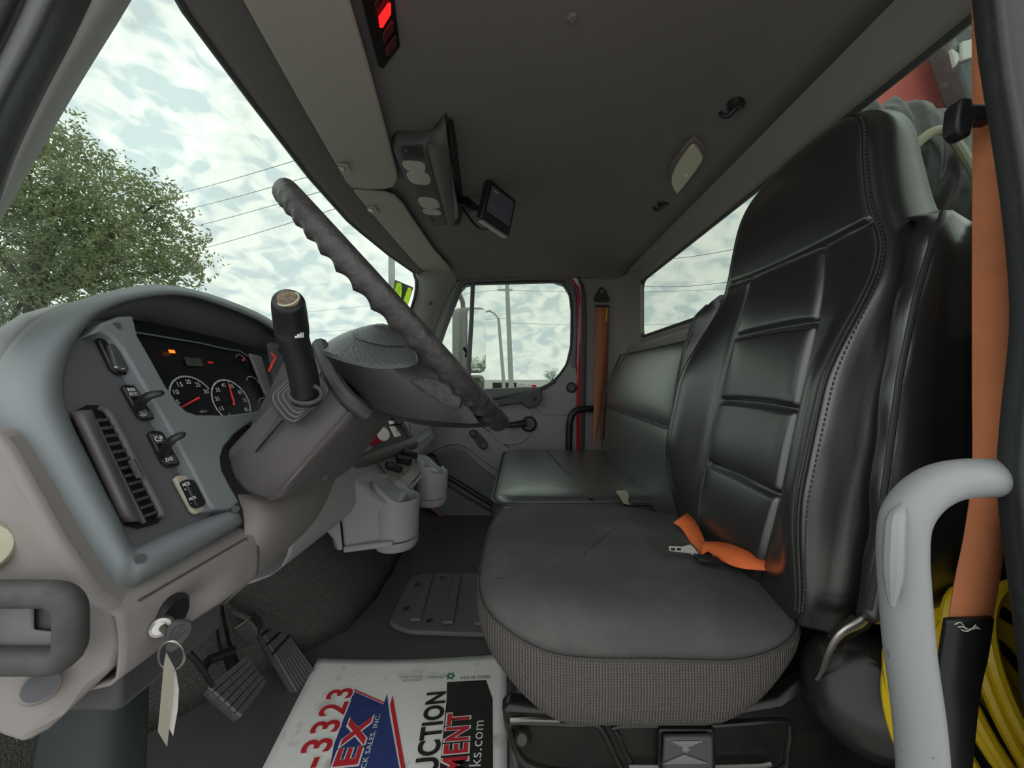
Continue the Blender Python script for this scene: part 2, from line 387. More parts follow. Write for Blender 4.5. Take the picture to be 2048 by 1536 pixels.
# cut the corner away where the back window is: keep window height clear at the far right columns
S(grid('wall_right', rows, 'taupe', sharp=0, solid=.008), 'taupe trim of the passenger side pillar behind the door')
# ---- passenger A pillar
L_ = [(834, 535), (835, 560), (834, 575), (832, 591), (826, 611), (818, 632), (800, 675), (775, 735), (750, 790)]
R_ = [(925, 538), (909, 553), (897, 570), (888, 583), (872, 620), (859, 653), (845, 690), (828, 735), (808, 790)]
rows = []
for (a, b_), (c, d_) in zip(L_, R_):
    p0 = P(a, b_, 2.13); p1 = P(c, d_, 2.262); mid = (p0+p1)/2+V((.035, -.012, 0))
    rows.append([p0+V((-.03, .05, 0)), p0, p0.lerp(mid, .6)+V((0, -.006, 0)), mid, mid.lerp(p1, .6), p1, p1+V((.03, .03, 0))])
ap = S(grid('trim_4', rows, 'pillar_grey', sharp=0, solid=.006, sub=1), 'light grey passenger windscreen pillar trim with one screw')
cyl('screw', P(862, 607, 2.185), P(862, 607, 2.150), .009, 'black_plastic', ap, prof=[(0, .0085), (.8, .0085), (1, .006)])
# ---- windscreen
gx = lambda d, z: hx(d)-.012-.50*(.575-z)
rows = [[W(gx(d, z), d, z) for d in [.36+.06*i for i in range(31)]] for z in (.582, .45, .3, .15, 0, -.12)]
w1r = root('window_1', 'large curved windscreen with a faint green tint', None, W(-.9, 1.26, -.12), kind='structure')
grid('pane', rows, 'windshield_glass', w1r, sharp=0)
tube('gasket', [W(hx(d)-.008, d, .574) for d in [.3+.1*i for i in range(19)]]+[P(828, 548, 2.145), P(833, 563, 2.135), P(833, 578, 2.13), P(830, 596, 2.13), P(823, 617, 2.13), P(805, 660, 2.13), P(775, 730, 2.13)], .008, 'seal', w1r, n=8)
# ---- passenger door
DP = 2.30
d1 = root('door_1', 'grey passenger door panel with window, red painted edge and black handles', None, (0, DP, .05), kind='structure')
outer = [(912, 560), (935, 549), (1000, 544), (1120, 543), (1143, 552), (1155, 575), (1157, 640), (1156, 760), (1152, 900), (1145, 1020), (1000, 1024), (860, 1018), (800, 930), (790, 820), (830, 740)]
win = [(919, 584), (930, 571), (950, 567), (1108, 563), (1128, 570), (1139, 588), (1143, 620), (1142, 690), (1133, 728), (1112, 757), (1083, 775), (1030, 788), (960, 799), (900, 806), (848, 808), (838, 795), (850, 765), (880, 684)]
slab('door_panel', [P(a, b_, DP) for a, b_ in outer], (0, .035, 0), 'door_grey', d1, holes=[[P(a, b_, DP) for a, b_ in win]])
slab('door_skin', [P(a, b_, DP) for a, b_ in [(905, 548), (1150, 530), (1180, 560), (1180, 1030), (790, 1030), (760, 820), (820, 740)]], (0, .004, 0), 'door_dark', d1, holes=[[P(a, b_, DP) for a, b_ in win]]).location = (0, .045, 0)
fr_ = cr([P(a, b_, DP-.003) for a, b_ in win[:12]], 4)
tube('window_frame', cr([P(a, b_, DP-.002) for a, b_ in [(842, 790), (878, 690), (914, 588), (928, 566), (950, 561), (1110, 556), (1135, 564), (1147, 588), (1150, 640), (1149, 695), (1146, 735)]], 6), .014, 'door_dark', d1, n=10)
tube('window_seal', cr([P(a, b_, DP-.004) for a, b_ in win[-1:]+win[:15]], 3), .006, 'seal', d1, n=8)
slab('pane', [P(a, b_, DP) for a, b_ in win], (0, .004, 0), 'side_glass', d1).location = (0, .02, 0)
tube('vent_bar', [P(946, 563, DP), P(943, 640, DP), P(938, 720, DP), P(935, 800, DP)], [.013, .013, .015, .016], 'door_dark', d1, n=8)
# moulded corner of the panel by the window, red jamb and outer seal
slab('panel_corner', [P(a, b_, DP-.006) for a, b_ in [(1135, 730), (1151, 728), (1154, 760), (1152, 830), (1085, 830), (1060, 800), (1083, 783), (1115, 762)]], (0, .02, 0), 'door_grey', d1, bevel=.004)
tube('red_jamb', cr([P(a, b_, DP+.002) for a, b_ in [(1105, 549), (1135, 553), (1151, 570), (1157, 600), (1158, 660), (1156, 760), (1156, 900)]], 6), [.006]*3+[.008]*10+[.013]*24, 'red_paint', d1, n=8)
tube('door_seal', cr([P(a, b_, DP-.01) for a, b_ in [(770, 830), (838, 722), (862, 660), (878, 618), (895, 583), (910, 563), (935, 549), (1000, 543), (1110, 540), (1140, 543), (1160, 560), (1168, 600), (1169, 680), (1167, 800), (1165, 900), (1160, 1015)]], 6), .011, 'seal', d1, n=10)
# pull handle
ph = slab('pull_handle', [P(a, b_, DP-.045) for a, b_ in [(985, 803), (1040, 790), (1076, 778), (1083, 781), (1084, 800), (1078, 810), (1058, 817), (1049, 812), (1044, 806), (1000, 812), (986, 812)]], (0, .045, 0), 'dark_plastic', d1, bevel=.006)
cyl('screw', P(1068, 797, DP-.03), P(1068, 797, DP-.055), .012, 'black_plastic', ph, prof=[(0, .012), (.9, .012), (1, .006)])
tube('sill_strip', [P(960, 802, DP-.012), P(1030, 791, DP-.012), P(1083, 779, DP-.012), P(1112, 762, DP-.012)], .007, 'seal', d1, n=8)
# latch bowl and lever
bowl = [P(1022+a*44, 845+b_*43, DP) for a, b_ in [(math.cos(i/28*2*math.pi), math.sin(i/28*2*math.pi)) for i in range(28)]]
tube('latch_bowl', bowl, .007, 'door_grey', d1, n=8, closed=True)
slab('bowl_base', bowl, (0, -.004, 0), 'door_grey', d1)
cyl('latch_base', P(1058, 848, DP), P(1058, 848, DP-.022), .050, 'black_plastic', d1, n=20, prof=[(0, .048), (.6, .046), (1, .036)])
tube('latch_lever', [P(1052, 846, DP-.03), P(1030, 849, DP-.045), P(1008, 851, DP-.045)], [.022, .018, .014], 'black_plastic', d1, n=10)
# window crank stub knobs on a plate
pk = slab('knob_plate', [P(a, b_, DP) for a, b_ in [(937, 864), (945, 858), (955, 862), (975, 884), (975, 895), (965, 899), (957, 893)]], (0, -.008, 0), 'dark_plastic', d1, bevel=.003)
for a, b_ in ((946, 867), (967, 891)):
    cyl('knob', P(a, b_, DP-.006), P(a, b_, DP-.035), .02, 'dark_plastic', d1, prof=[(0, .022), (.7, .022), (1, .016)])
# door lock plug
cyl('lock_bezel', P(1143, 775, DP-.004), P(1143, 775, DP-.02), .03, 'black_plastic', d1, prof=[(0, .032), (.6, .032), (1, .024)])
cyl('lock_plug', P(1143, 775, DP-.018), P(1143, 775, DP-.032), .014, 'dark_plastic', d1)
# diagonal seam, pocket and lower rail
tube('panel_seam', [P(950, 842, DP-.001), P(985, 868, DP-.001), P(1018, 896, DP-.001)], .003, 'black_plastic', d1, n=6)
slab('door_pocket', [P(a, b_, DP-.004) for a, b_ in [(868, 915), (885, 902), (910, 896), (930, 902), (960, 930), (1005, 965), (1010, 1015), (985, 1012), (930, 975), (880, 945)]], (0, -.03, 0), 'door_dark', d1, bevel=.01)
tube('pocket_edge', cr([P(a, b_, DP-.004) for a, b_ in [(850, 908), (880, 893), (912, 886), (935, 893), (970, 920), (1010, 945)]], 5), .012, 'door_grey', d1, n=8)
tube('lower_rail', [P(868, 918, DP-.05), P(880, 945, DP-.06), P(930, 975, DP-.07), P(985, 1010, DP-.08), P(1020, 1028, DP-.08)], .014, 'black_plastic', d1, n=10)
cyl('speaker_boss', P(862, 918, DP-.02), P(862, 918, DP-.06), .035, 'black_plastic', d1, prof=[(0, .034), (.5, .03), (1, .014)])
slab('lower_panel', [P(a, b_, DP-.02) for a, b_ in [(845, 950), (880, 958), (930, 990), (1000, 1030), (1000, 1062), (905, 1048), (860, 1010)]], (0, -.05, 0), 'door_dark', d1, bevel=.006)
tube('red_sill_edge', [P(858, 1008, DP-.075), P(880, 1030, DP-.075), P(903, 1048, DP-.075), P(1000, 1064, DP-.075)], .006, 'red_paint', d1, n=8)
# ---- driver side A pillar (near, upper left)
def pil(rows_px, name, m, label):
    rows = [[P(x, y, d) for x, y, d in r] for r in rows_px]; return S(grid(name, rows, m, sharp=0, solid=.004, sub=1), label)
st = []
for y, g, s_ in ((-120, 322, 232), (0, 258, 180), (97, 196, 134), (167, 153, 94), (260, 98, 50), (327, 59, 20), (400, 18, -2), (480, -28, -30), (640, -120, -110)):
    st.append((y, g, s_))
pil([[(g+3, y, .47), (g, y, .425), (g*.6+s_*.4, y, .395), (s_+6, y, .380), (s_, y, .383)] for y, g, s_ in st], 'trim_5', 'pillar_grey', 'grey driver side windscreen pillar trim at the upper left')
pil([[(s_+2, y, .386), (s_-6, y, .372), (s_-45, y, .362), (s_-70, y, .340), (s_-88, y, .333), (s_-105, y, .345), (s_-125, y, .372), (s_-150, y, .36), (s_-175, y, .35), (s_-330, y, .345)] for y, g, s_ in st], 'trim_6', 'seal', 'dark rubber door seal along the driver side pillar')
# ---- driver side B pillar seal (near, right)
lb = [(-60, 1944), (0, 1950), (120, 1960), (250, 1984), (380, 2004), (500, 2018), (620, 2027), (700, 2022), (790, 2010), (900, 2000), (960, 1998), (1050, 2005), (1150, 2020), (1300, 2038), (1420, 2052), (1600, 2075)]
rows = [[P(x+3, y, .345), P(x, y, .325), P(x+4, y, .312), P(x+22, y, .305), P(x+34, y, .302), P(x+42, y, .298), P(x+52, y, .296), P(x+60, y, .302), P(x+75, y, .305), P(x+180, y, .305)] for y, x in lb]
S(grid('wall_left', rows, 'seal_dark', sharp=0, solid=.004, sub=1), 'black rubber sealed door pillar at the right edge, behind the driver')
S(box('trim_7', W(.56, .335, -.1), .10, .022, .70, 'taupe', bevel=.01), 'taupe inner trim of the driver side rear pillar')
# ---- ground
S(slab('trim_8', [V((-300, -300, -1.05)), V((300, -300, -1.05)), V((300, 300, -1.05)), V((-300, 300, -1.05))], (0, 0, -.1), 'pale_ground'), 'pale grey ground of the truck yard outside, lightened to bounce light').name = 'ground'
# ================================================================== DASHBOARD
da = root('dashboard', 'grey truck dashboard with instrument cluster, switch panel and centre stack', 'dashboard', (-.6, 1.2, .3))
O_ = [(487, 1050), (427, 1086), (367, 1124), (287, 1170), (250, 1195), (222, 1200), (200, 1188), (165, 1142), (133, 1094), (90, 1024), (50, 950), (20, 893), (-8, 830), (-12, 770), (0, 730), (20, 695), (67, 645), (127, 613), (187, 593), (267, 574), (333, 571), (417, 588), (512, 624), (566, 656)]
I_ = [(470, 1012), (400, 1040), (333, 1067), (285, 1088), (268, 1094), (258, 1080), (247, 1055), (240, 1035), (233, 1019), (210, 975), (187, 929), (153, 862), (133, 812), (128, 779), (130, 745), (143, 699), (167, 662), (200, 627), (267, 600), (333, 591), (375, 593), (417, 603), (512, 640), (560, 670)]
OFFO = [-.02]*4+[-.03]*2+[-.045]*11+[-.04, -.035, -.03, -.03, -.03, -.03, -.03]
rows = []
for k in range(24):
    o, i = V((*O_[k], 0)), V((*I_[k], 0)); f = lambda t_, off: PD(*(o.lerp(i, t_))[:2], off)
    oo = OFFO[k]
    if k < 4: rows.append([f(0, oo-.02), f(0, oo), f(.18, oo*.4+.008), f(.42, .016), f(.68, .014), f(.88, .004), f(1, -.014), f(1.0, -.03)])
    else: rows.append([f(0, oo-.02), f(0, oo), f(.10, oo*.55), f(.35, oo*.15+.004), f(.66, .013), f(.84, .012), f(.96, -.002), f(1.0, -.02)])
rows = [cr([r[j] for r in rows], 3) for j in range(8)]
grid('instrument_bezel', rows, 'bezel', da, sharp=0, solid=.002)
# screws of the bezel
for (a, b_) in ((471, 1018), (281, 1117)):
    cyl('bezel_screw', PD(a, b_, .0175), PD(a, b_, .004), .005, 'black_plastic', da, n=14)
# plate between switches, cluster and column
plate = [(183, 668), (205, 645), (240, 632), (267, 631), (277, 672), (300, 712), (333, 772), (360, 809), (374, 822), (395, 829), (450, 830), (512, 823), (548, 812), (535, 835), (500, 846), (470, 868), (448, 895), (442, 915), (445, 940), (463, 975), (480, 1003), (466, 1018), (428, 1018), (417, 1005), (383, 935), (330, 839), (277, 752), (247, 699), (227, 674), (207, 664)]
pl = slab('bezel_plate', [PD(a, b_, .012) for a, b_ in plate], EN*-.03, 'bezel', da, bevel=.007, seg=3)
cyl('screw_hole', PD(233, 652, .0130), PD(233, 652, .004), .0045, 'black_plastic', pl, n=14)
# dark switch panel
sw = [(165, 668), (190, 655), (212, 658), (230, 672), (252, 699), (281, 752), (334, 839), (387, 935), (421, 1005), (418, 1034), (333, 1072), (268, 1098), (244, 1060), (228, 1019), (182, 929), (148, 862), (128, 812), (122, 779), (125, 745), (138, 699)]
slab('switch_panel', [PD(a, b_, -.008) for a, b_ in sw], EN*-.012, 'panel', da)
# ---- air vent with slats
av = slab('air_vent', [PD(a, b_, -.006) for a, b_ in [(140, 838), (150, 822), (172, 811), (200, 812), (222, 828), (316, 1010), (322, 1036), (312, 1048), (275, 1058), (250, 1052), (236, 1022)]], EN*.002, 'gloss_black', da)
lo = []
for t_ in [i/16 for i in range(17)]:
    a0 = V((141+t_*103, 824+t_*219, 0)); a1 = V((184+t_*102, 820+t_*223, 0)); e_ = 1-.55*max(0, abs(t_-.5)*2-.8)/.2*.8
    lo.append([PD(*(a0.lerp(a1, q))[:2], -.004+e_*.020*math.sin(math.pi*(.06+.9*q))) for q in [j/8 for j in range(9)]])
grid('vent_barrel', lo, 'column', av, sharp=0, solid=.002)
for i in range(13):
    t_ = i/12; c = V((203+t_*94, 842+t_*188, 0))
    boxv('vent_slat', PD(c.x, c.y, .000), EH*.0075, (EV*.0016+EN*.001), EN*.004, 'dark_plastic', av, bevel=.0007)
for q, nm in ((0, 'vent_rail'), (1, 'vent_rail')):
    pts = [PD(a, b_, .003) for a, b_ in ([(188, 842), (235, 940), (288, 1046)] if q == 0 else [(200, 815), (221, 832), (270, 925), (318, 1016), (321, 1034)])]
    tube(nm, pts, .0035 if q else .0025, 'column' if q else 'dark_plastic', av, n=8, smooth_n=4)
tube('vent_tab', [PD(262, 920, .010), PD(280, 955, .010)], .0035, 'dark_plastic', av, n=8)
# ---- switches
def switch(name, loop, m='gloss_black', off=-.006, th=.006, bev=.0025):
    return slab(name, [PD(a, b_, off) for a, b_ in loop], EN*th, m, da, bevel=bev)
s1 = switch('headlamp_switch', [(186, 680), (204, 675), (222, 688), (256, 744), (252, 752), (229, 751), (216, 741)])
slab('paddle', [PD(a, b_, .0) for a, b_ in [(209, 692), (214, 690), (228, 694), (234, 702), (250, 742), (246, 746), (234, 743), (222, 732)]], EN*.006, 'dark_plastic', s1, bevel=.004)
text('switch_mark', '* -', PD(228, 738, .0066), EH, EV, .012, .004, 'label_white', s1, bold=.02)
s2 = switch('cruise_switch', [(237, 776), (243, 771), (264, 773), (279, 783), (307, 834), (303, 841), (283, 843), (272, 837)])
slab('key_cap', [PD(a, b_, .001) for a, b_ in [(249, 777), (266, 777), (280, 795), (259, 796)]], EN*.003, 'dark_plastic', s2, bevel=.001)
slab('key_cap', [PD(a, b_, .001) for a, b_ in [(277, 822), (297, 822), (304, 836), (284, 837)]], EN*.003, 'dark_plastic', s2, bevel=.001)
text('switch_mark', 'RES/\nACC', PD(259, 791, .0045), EH, EV, .011, .010, 'label_white', s2, bold=.02)
text('switch_mark', 'SET/\nCST', PD(281, 833, .0045), EH, EV, .010, .009, 'label_white', s2, bold=.02)
tube('lever', [PD(277, 817, .000), PD(283, 803, .018), PD(300, 791, .032), PD(322, 786, .040), PD(327, 786, .041)], [.0075, .0065, .0055, .0045, .002], 'black_plastic', s2, n=10, smooth_n=4, flat=.75)
s3 = switch('lamp_switch', [(290, 869), (298, 863), (316, 865), (328, 875), (356, 926), (352, 934), (332, 937), (320, 929)])
slab('key_cap', [PD(a, b_, .001) for a, b_ in [(301, 869), (320, 870), (332, 888), (312, 889)]], EN*.003, 'dark_plastic', s3, bevel=.001)
slab('key_cap', [PD(a, b_, .001) for a, b_ in [(325, 911), (346, 911), (353, 928), (334, 929)]], EN*.003, 'dark_plastic', s3, bevel=.001)
text('switch_mark', 'C:P', PD(311, 884, .0045), EH, EV, .011, .007, 'label_white', s3, bold=.03)
text('switch_mark', '3XE', PD(331, 924, .0045), EH, EV, .011, .005, 'label_white', s3, bold=.03)
tube('lever', [PD(327, 909, .000), PD(333, 893, .018), PD(347, 878, .032), PD(366, 869, .040), PD(370, 869, .041)], [.0075, .0065, .0055, .0045, .002], 'black_plastic', s3, n=10, smooth_n=4, flat=.75)
s4 = switch('mirror_switch', [(341, 960), (348, 954), (364, 953), (374, 962), (405, 1017), (402, 1025), (385, 1031), (376, 1025)], 'beige', bev=.002)
slab('rocker', [PD(a, b_, 0) for a, b_ in [(355, 966), (362, 963), (374, 964), (381, 971), (400, 1008), (398, 1016), (386, 1019), (378, 1014)]], EN*.010, 'black_plastic', s4, bevel=.005, seg=3)
text('switch_mark', 'MCR\n+', PD(369, 982, .0108), EH, EV, .011, .010, 'label_white', s4, bold=.02)
text('switch_mark', 'MCR\n-', PD(381, 1008, .0108), EH, EV, .011, .008, 'label_white', s4, bold=.02)
# ---- gauge cluster
CO = -.055
gc = slab('gauge_cluster', [PD(a, b_, CO-.004) for a, b_ in [(262, 636), (330, 650), (450, 678), (545, 700), (580, 720), (580, 850), (400, 850), (330, 830), (290, 740)]], EN*-.004, 'gauge_face', da)
def gp(c, r, ang, off=0): return c+(EH*math.cos(ang)+EV*math.sin(ang))*r+EN*off
def arc(name, c, r0, r1, a0, a1, m, par, n=28, off=.001):
    vs_, fs = [], []
    for i in range(n+1):
        a = a0+(a1-a0)*i/n; vs_ += [gp(c, r0, a, off), gp(c, r1, a, off)]
    for i in range(n): fs.append((2*i, 2*i+1, 2*i+3, 2*i+2))
    return ob(name, vs_, fs, m, par, smooth=False)
def ticks(name, c, r0, r1, a0, a1, n, w_, m, par, off=.0022):
    vs_, fs = [], []
    for i in range(n+1):
        a = a0+(a1-a0)*i/n; t_ = (EV*math.cos(a)-EH*math.sin(a))*w_; k = len(vs_)
        vs_ += [gp(c, r0, a, off)-t_, gp(c, r1, a, off)-t_, gp(c, r1, a, off)+t_, gp(c, r0, a, off)+t_]; fs.append((k, k+1, k+2, k+3))
    return ob(name, vs_, fs, m, par, smooth=False, kind='stuff')
def dial(name, cpx, r, a0, a1, nums, nt_, needle=None, numh=.007):
    c = PD(*cpx, CO); R = math.radians
    g = arc(name, c, r*.93, r, R(a0), R(a1), 'gauge_mark', gc)
    ticks('tick_marks', c, r*.90, r*1.01, R(a0), R(a1), nt_, .0005, 'gauge_face', g)
    for i, s_ in enumerate(nums):
        if not s_: continue
        a = R(a0+(a1-a0)*i/(len(nums)-1)); q = gp(c, r*.74, a, .001); wd = numh*.62*len(s_)
        text('numeral', s_, q-EH*wd*.5-EV*numh*.5, EH, EV, wd, numh, 'gauge_mark', g, bold=.01)
    if needle is not None:
        a = R(needle); t_ = V((0, 0, 0))
        tube('needle', [gp(c, -r*.18, a, .003), gp(c, 0, a, .004), gp(c, r*.86, a, .003)], [.0017, .0017, .0006], 'needle', g, n=6)
        cyl('needle_hub', c, c+EN*.004, .004, 'gauge_face', g, n=14)
    return g
dial('tachometer', (388, 800), .043, 215, 25, ['', '5', '10', '15', '20', '25', '30'], 30, 200, .0078)
dial('speedometer', (463, 803), .044, 235, -35, ['5', '15', '25', '35', '45', '55', '65', '75', '85'], 16, 80, .0075)
dial('small_gauge', (482, 722), .014, 150, 0, ['', ''], 6, 40)
dial('small_gauge', (506, 769), .018, 150, 0, ['', ''], 6, None)
dial('small_gauge', (530, 812), .018, 150, 0, ['', ''], 6, None)
c = PD(388, 724, CO+.001); boxv('message_display', c, EH*.016, EV*.0075, EN*.0006, 'lcd', gc)
c = PD(344, 703, CO+.001); boxv('amber_lamp', c, EH*.0055, EV*.003, EN*.0006, 'lamp_amber', gc, bevel=.001)
c = PD(421, 725, CO+.001); boxv('red_lamp', c, EH*.0055, EV*.0016, EN*.0006, 'needle', gc, bevel=.0005)
text('odometer', '33514', PD(400, 826, CO+.001), EH, EV, .014, .004, 'gauge_mark', gc)
# hood lining above the cluster
A_ = [(180, 640), (200, 627), (267, 600), (333, 591), (375, 593), (417, 603), (512, 640), (562, 672)]
B_ = [(230, 640), (262, 638), (300, 645), (345, 655), (400, 668), (450, 680), (505, 697), (560, 716)]
grid('hood_lining', [[PD(a, b_, -.012) for a, b_ in A_], [PD(a*.6+c*.4, b_*.6+d_*.4, -.035) for (a, b_), (c, d_) in zip(A_, B_)], [PD(a, b_, CO-.006) for a, b_ in B_]], 'hood_dark', da, sharp=0, solid=.002)
tube('cluster_edge', [PD(a, b_, CO+.002) for a, b_ in [(268, 664), (340, 676), (400, 686), (452, 698), (480, 702), (500, 715), (530, 775), (542, 815)]], .0014, 'bezel', da, n=6)
slab('cluster_trim', [PD(a, b_, CO+.006) for a, b_ in [(500, 706), (524, 712), (540, 770), (543, 800), (531, 785)]], EN*-.006, 'pad', da, bevel=.002)
slab('bezel_end', [PD(a, b_, -.004) for a, b_ in [(540, 684), (570, 690), (585, 705), (575, 760), (563, 800), (551, 750)]], EN*-.01, 'hood_dark', da, bevel=.002)
tube('red_tell_tale', [PD(543, 706, .0), PD(551, 716, .0), PD(544, 728, .0), PD(538, 742, .0)], .002, 'needle', da, n=6)
# ---- outer shell of the hood and the dash top pad
rows = [[], [], [], []]
for k in range(11, 24):
    w_ = max(0, min(1, (18-k)/4)) if k > 13 else 1
    o = PD(*O_[k], OFFO[k]-.002); px, py = O_[k]
    rows[0].append(o); d = o.y
    rows[1].append(P(px-14*w_, py-14*w_+2*(1-w_), d+.035)); rows[2].append(P(px-50*w_, py-38*w_+8*(1-w_), d+.09)); rows[3].append(P(px-140*w_-10, py-20*w_+40, d+.2)+V((0, 0, -.08)))
grid('hood_shell', rows, 'pad', da, sharp=0, solid=.002)
prof = [(-1.0, -.14), (-.95, -.05), (-.80, -.035), (-.62, -.03), (-.56, -.05), (-.53, -.09), (-.505, -.20), (-.490, -.30), (-.485, -.35), (-.50, -.40), (-.55, -.435), (-.7, -.45)]
rows = []
for d in [.80, .95, 1.1, 1.3, 1.5, 1.7, 1.9, 2.05, 2.13, 2.18, 2.205, 2.215]:
    e_ = max(0, (d-2.08)/.135)**2*.055
    rows.append([W(x-(e_ if x > -.9 else 0), d, z+(e_*.8 if z < -.3 else (-e_*.5 if z > -.1 else 0))) for x, z in prof])
grid('dash_body', rows, 'console_grey', da, sharp=0, solid=.003, sub=1)
gl_ = slab('glove_panel', [W(-.502, a, z) for a, z in ((1.72, -.20), (2.10, -.20), (2.10, -.27), (1.72, -.275))], (.012, 0, 0), 'console_grey', da, bevel=.006)
slab('glove_panel', [W(-.494, a, z) for a, z in ((1.72, -.295), (2.05, -.29), (2.11, -.31), (2.10, -.335), (2.0, -.345), (1.72, -.36))], (.014, 0, 0), 'console_grey', da, bevel=.006)
cyl('glove_lock', W(-.50, 2.12, -.215), W(-.478, 2.12, -.215), .016, 'black_plastic', da, prof=[(0, .017), (.8, .017), (1, .01)])
# ---- centre stack turned towards the driver
q = [P(640, 930, 1.02), P(760, 800, 1.20), P(788, 826, 1.56), P(824, 884, 1.54), P(655, 945, 1.05)]
cs = slab('centre_panel', [P(600, 950, 1.0), P(700, 800, 1.1), P(784, 822, 1.58), P(824, 882, 1.55), P(740, 912, 1.24), P(650, 948, 1.03)], V((-.05, .01, .01)), 'panel', da, bevel=.004)
tube('centre_panel_edge', [P(770, 800, 1.58), P(790, 826, 1.57), P(826, 882, 1.555)], .010, 'column', da, n=8)
tube('panel_lip', [P(560, 985, .92), P(610, 962, 1.0), P(660, 942, 1.06), P(740, 916, 1.25), P(800, 896, 1.43), P(826, 887, 1.545)], [.024]*6, 'column', da, n=14, smooth_n=3, flat=.9)
pn = (P(784, 822, 1.58)-P(700, 800, 1.1)).cross(P(824, 882, 1.55)-P(784, 822, 1.58)).normalized()
if pn.x < 0: pn = -pn
kb = cyl('brake_knob', P(744, 887, 1.28), P(766, 869, 1.23), .02, 'print_red', da, n=20, prof=[(0, .010), (.3, .011), (.75, .017), (.95, .021), (1, .021)])
cyl('knob_face', P(766, 869, 1.23), P(769, 867.5, 1.226), .022, 'label_white', kb, n=20, prof=[(0, .022), (.6, .022), (1, .018)])
lb_ = slab('knob_label', [P(a, b_, d) for a, b_, d in [(778, 853, 1.40), (783, 853, 1.42), (796, 872, 1.42), (789, 874, 1.39)]], (.012, 0, .002), 'label_white', da)
text('label_print', 'P', P(787, 870, 1.395)+V((.014, 0, .002)), V((0, 1, .1)), V((-.3, 0, 1)), .012, .016, 'print_black', lb_)
slab('knob_label', [P(a, b_, d) for a, b_, d in [(776, 842, 1.42), (781, 842, 1.44), (784, 848, 1.44), (779, 849, 1.41)]], (.012, 0, .002), 'label_white', da)
cyl('stack_knob', P(794, 838, 1.52), P(799, 838, 1.45), .02, 'black_plastic', da, prof=[(0, .026), (.5, .024), (1, .018)])
# ---- lower dash: end cap beside the door, knee panel, column apron
zz = [(-.06, .0), (-.12, .0), (-.18, .01), (-.24, .02), (-.30, .02), (-.36, .0)]
cap_l = [(-120, 860), (-10, 862), (20, 900), (70, 990), (120, 1080), (165, 1146), (197, 1192), (226, 1208), (246, 1234), (247, 1290), (232, 1334), (190, 1374), (140, 1420), (90, 1468), (42, 1494), (0, 1478), (-60, 1440), (-140, 1380)]
def capd(px, py): return .372-.018*smooth01(230, 60, px)+.012*smooth01(160, 250, px)
ec = slab('end_cap', [P(a, b_, capd(a, b_)) for a, b_ in cap_l], V((-.02, .05, 0)), 'warm_grey', da, bevel=.008, seg=3)
rows = []
for i in range(25):
    d = .378+i*(.20/24); row = []
    for j in range(15):
        z = -.222-.093*j/14
        x = -.402+.006*math.sin(j/14*math.pi)-.05*smooth01(.82, 1., j/14)-.03*smooth01(.12, 0, j/14)
        dm = math.exp(-((d-.475)/.030)**2-((z+.278)/.020)**2); x -= .022*dm
        x += .006*smooth01(.55, .575, d)*0
        row.append(W(x, d, z))
    rows.append(row)
grid('knee_panel', rows, 'warm_grey', da, sharp=0, solid=.003)
tube('knee_seam', [W(-.3985, d, -.232) for d in (.40, .46, .52, .555)]+[W(-.3985, .562, -.25), W(-.40, .545, -.285), W(-.405, .52, -.302)], .0012, 'dark_plastic', da, n=6)
R3 = [[(470, 985, .60), (530, 985, .62), (590, 975, .70), (640, 962, .86), (672, 955, 1.02)],
      [(487, 1020, .575), (535, 1015, .60), (590, 1000, .68), (640, 975, .85), (668, 965, 1.02)],
      [(489, 1065, .562), (540, 1055, .59), (592, 1030, .68), (638, 1000, .85), (664, 985, 1.02)],
      [(484, 1120, .560), (530, 1100, .59), (585, 1062, .68), (632, 1022, .86), (656, 1010, 1.03)],
      [(470, 1200, .565), (505, 1168, .61), (560, 1118, .71), (620, 1062, .89), (646, 1036, 1.05)],
      [(430, 1215, .60), (470, 1180, .66), (530, 1128, .78), (600, 1065, .95), (630, 1040, 1.1)]]
grid('column_apron', [cr([P(*p) for p in r], 4) for r in R3], 'warm_grey', da, sharp=0, solid=.003, sub=1)
# rubber framed hand hole, plug, worn cover
hg = tube('hand_grip', [P(36+a, 1255+b_, .338) for a, b_ in rrect(106, 67, 40, 5)], .0112, 'rubber', da, n=14, closed=True)
slab('grip_recess', [P(36+a, 1255+b_, .352) for a, b_ in rrect(86, 50, 20, 4)], (0, .002, 0), 'dark_plastic', hg)
slab('recess_ledge', [P(a, b_, .346) for a, b_ in [(-60, 1205), (50, 1205), (62, 1215), (62, 1262), (120, 1268), (120, 1300), (-60, 1300)]], (0, .004, 0), 'door_dark', hg, bevel=.003)
pg = cyl('plug', P(80, 1374, .366), P(80, 1374, .352), .012, 'warm_grey', da, n=24, prof=[(0, .0145), (.5, .0140), (.8, .0125), (.81, .0115), (1, .0115)])
cyl('plug_cap', P(80, 1374, .352), P(80, 1374, .349), .0112, 'panel', pg, n=24)
cyl('worn_cover', P(-54, 1100, .352), P(-54, 1100, .343), .024, 'beige', da, n=24, prof=[(0, .025), (.7, .025), (1, .022)])
# ignition lock
ig = cyl('ignition_bezel', W(-.405, .435, -.268), W(-.392, .435, -.270), .02, 'black_plastic', da, n=24, prof=[(0, .023), (.7, .023), (1, .018)])
ig2 = cyl('ignition_lock', P(324, 1252, .420), P(319, 1257, .404), .010, 'steel', da, n=22, prof=[(0, .0105), (.6, .0105), (.75, .009), (.8, .006), (1, .006)])
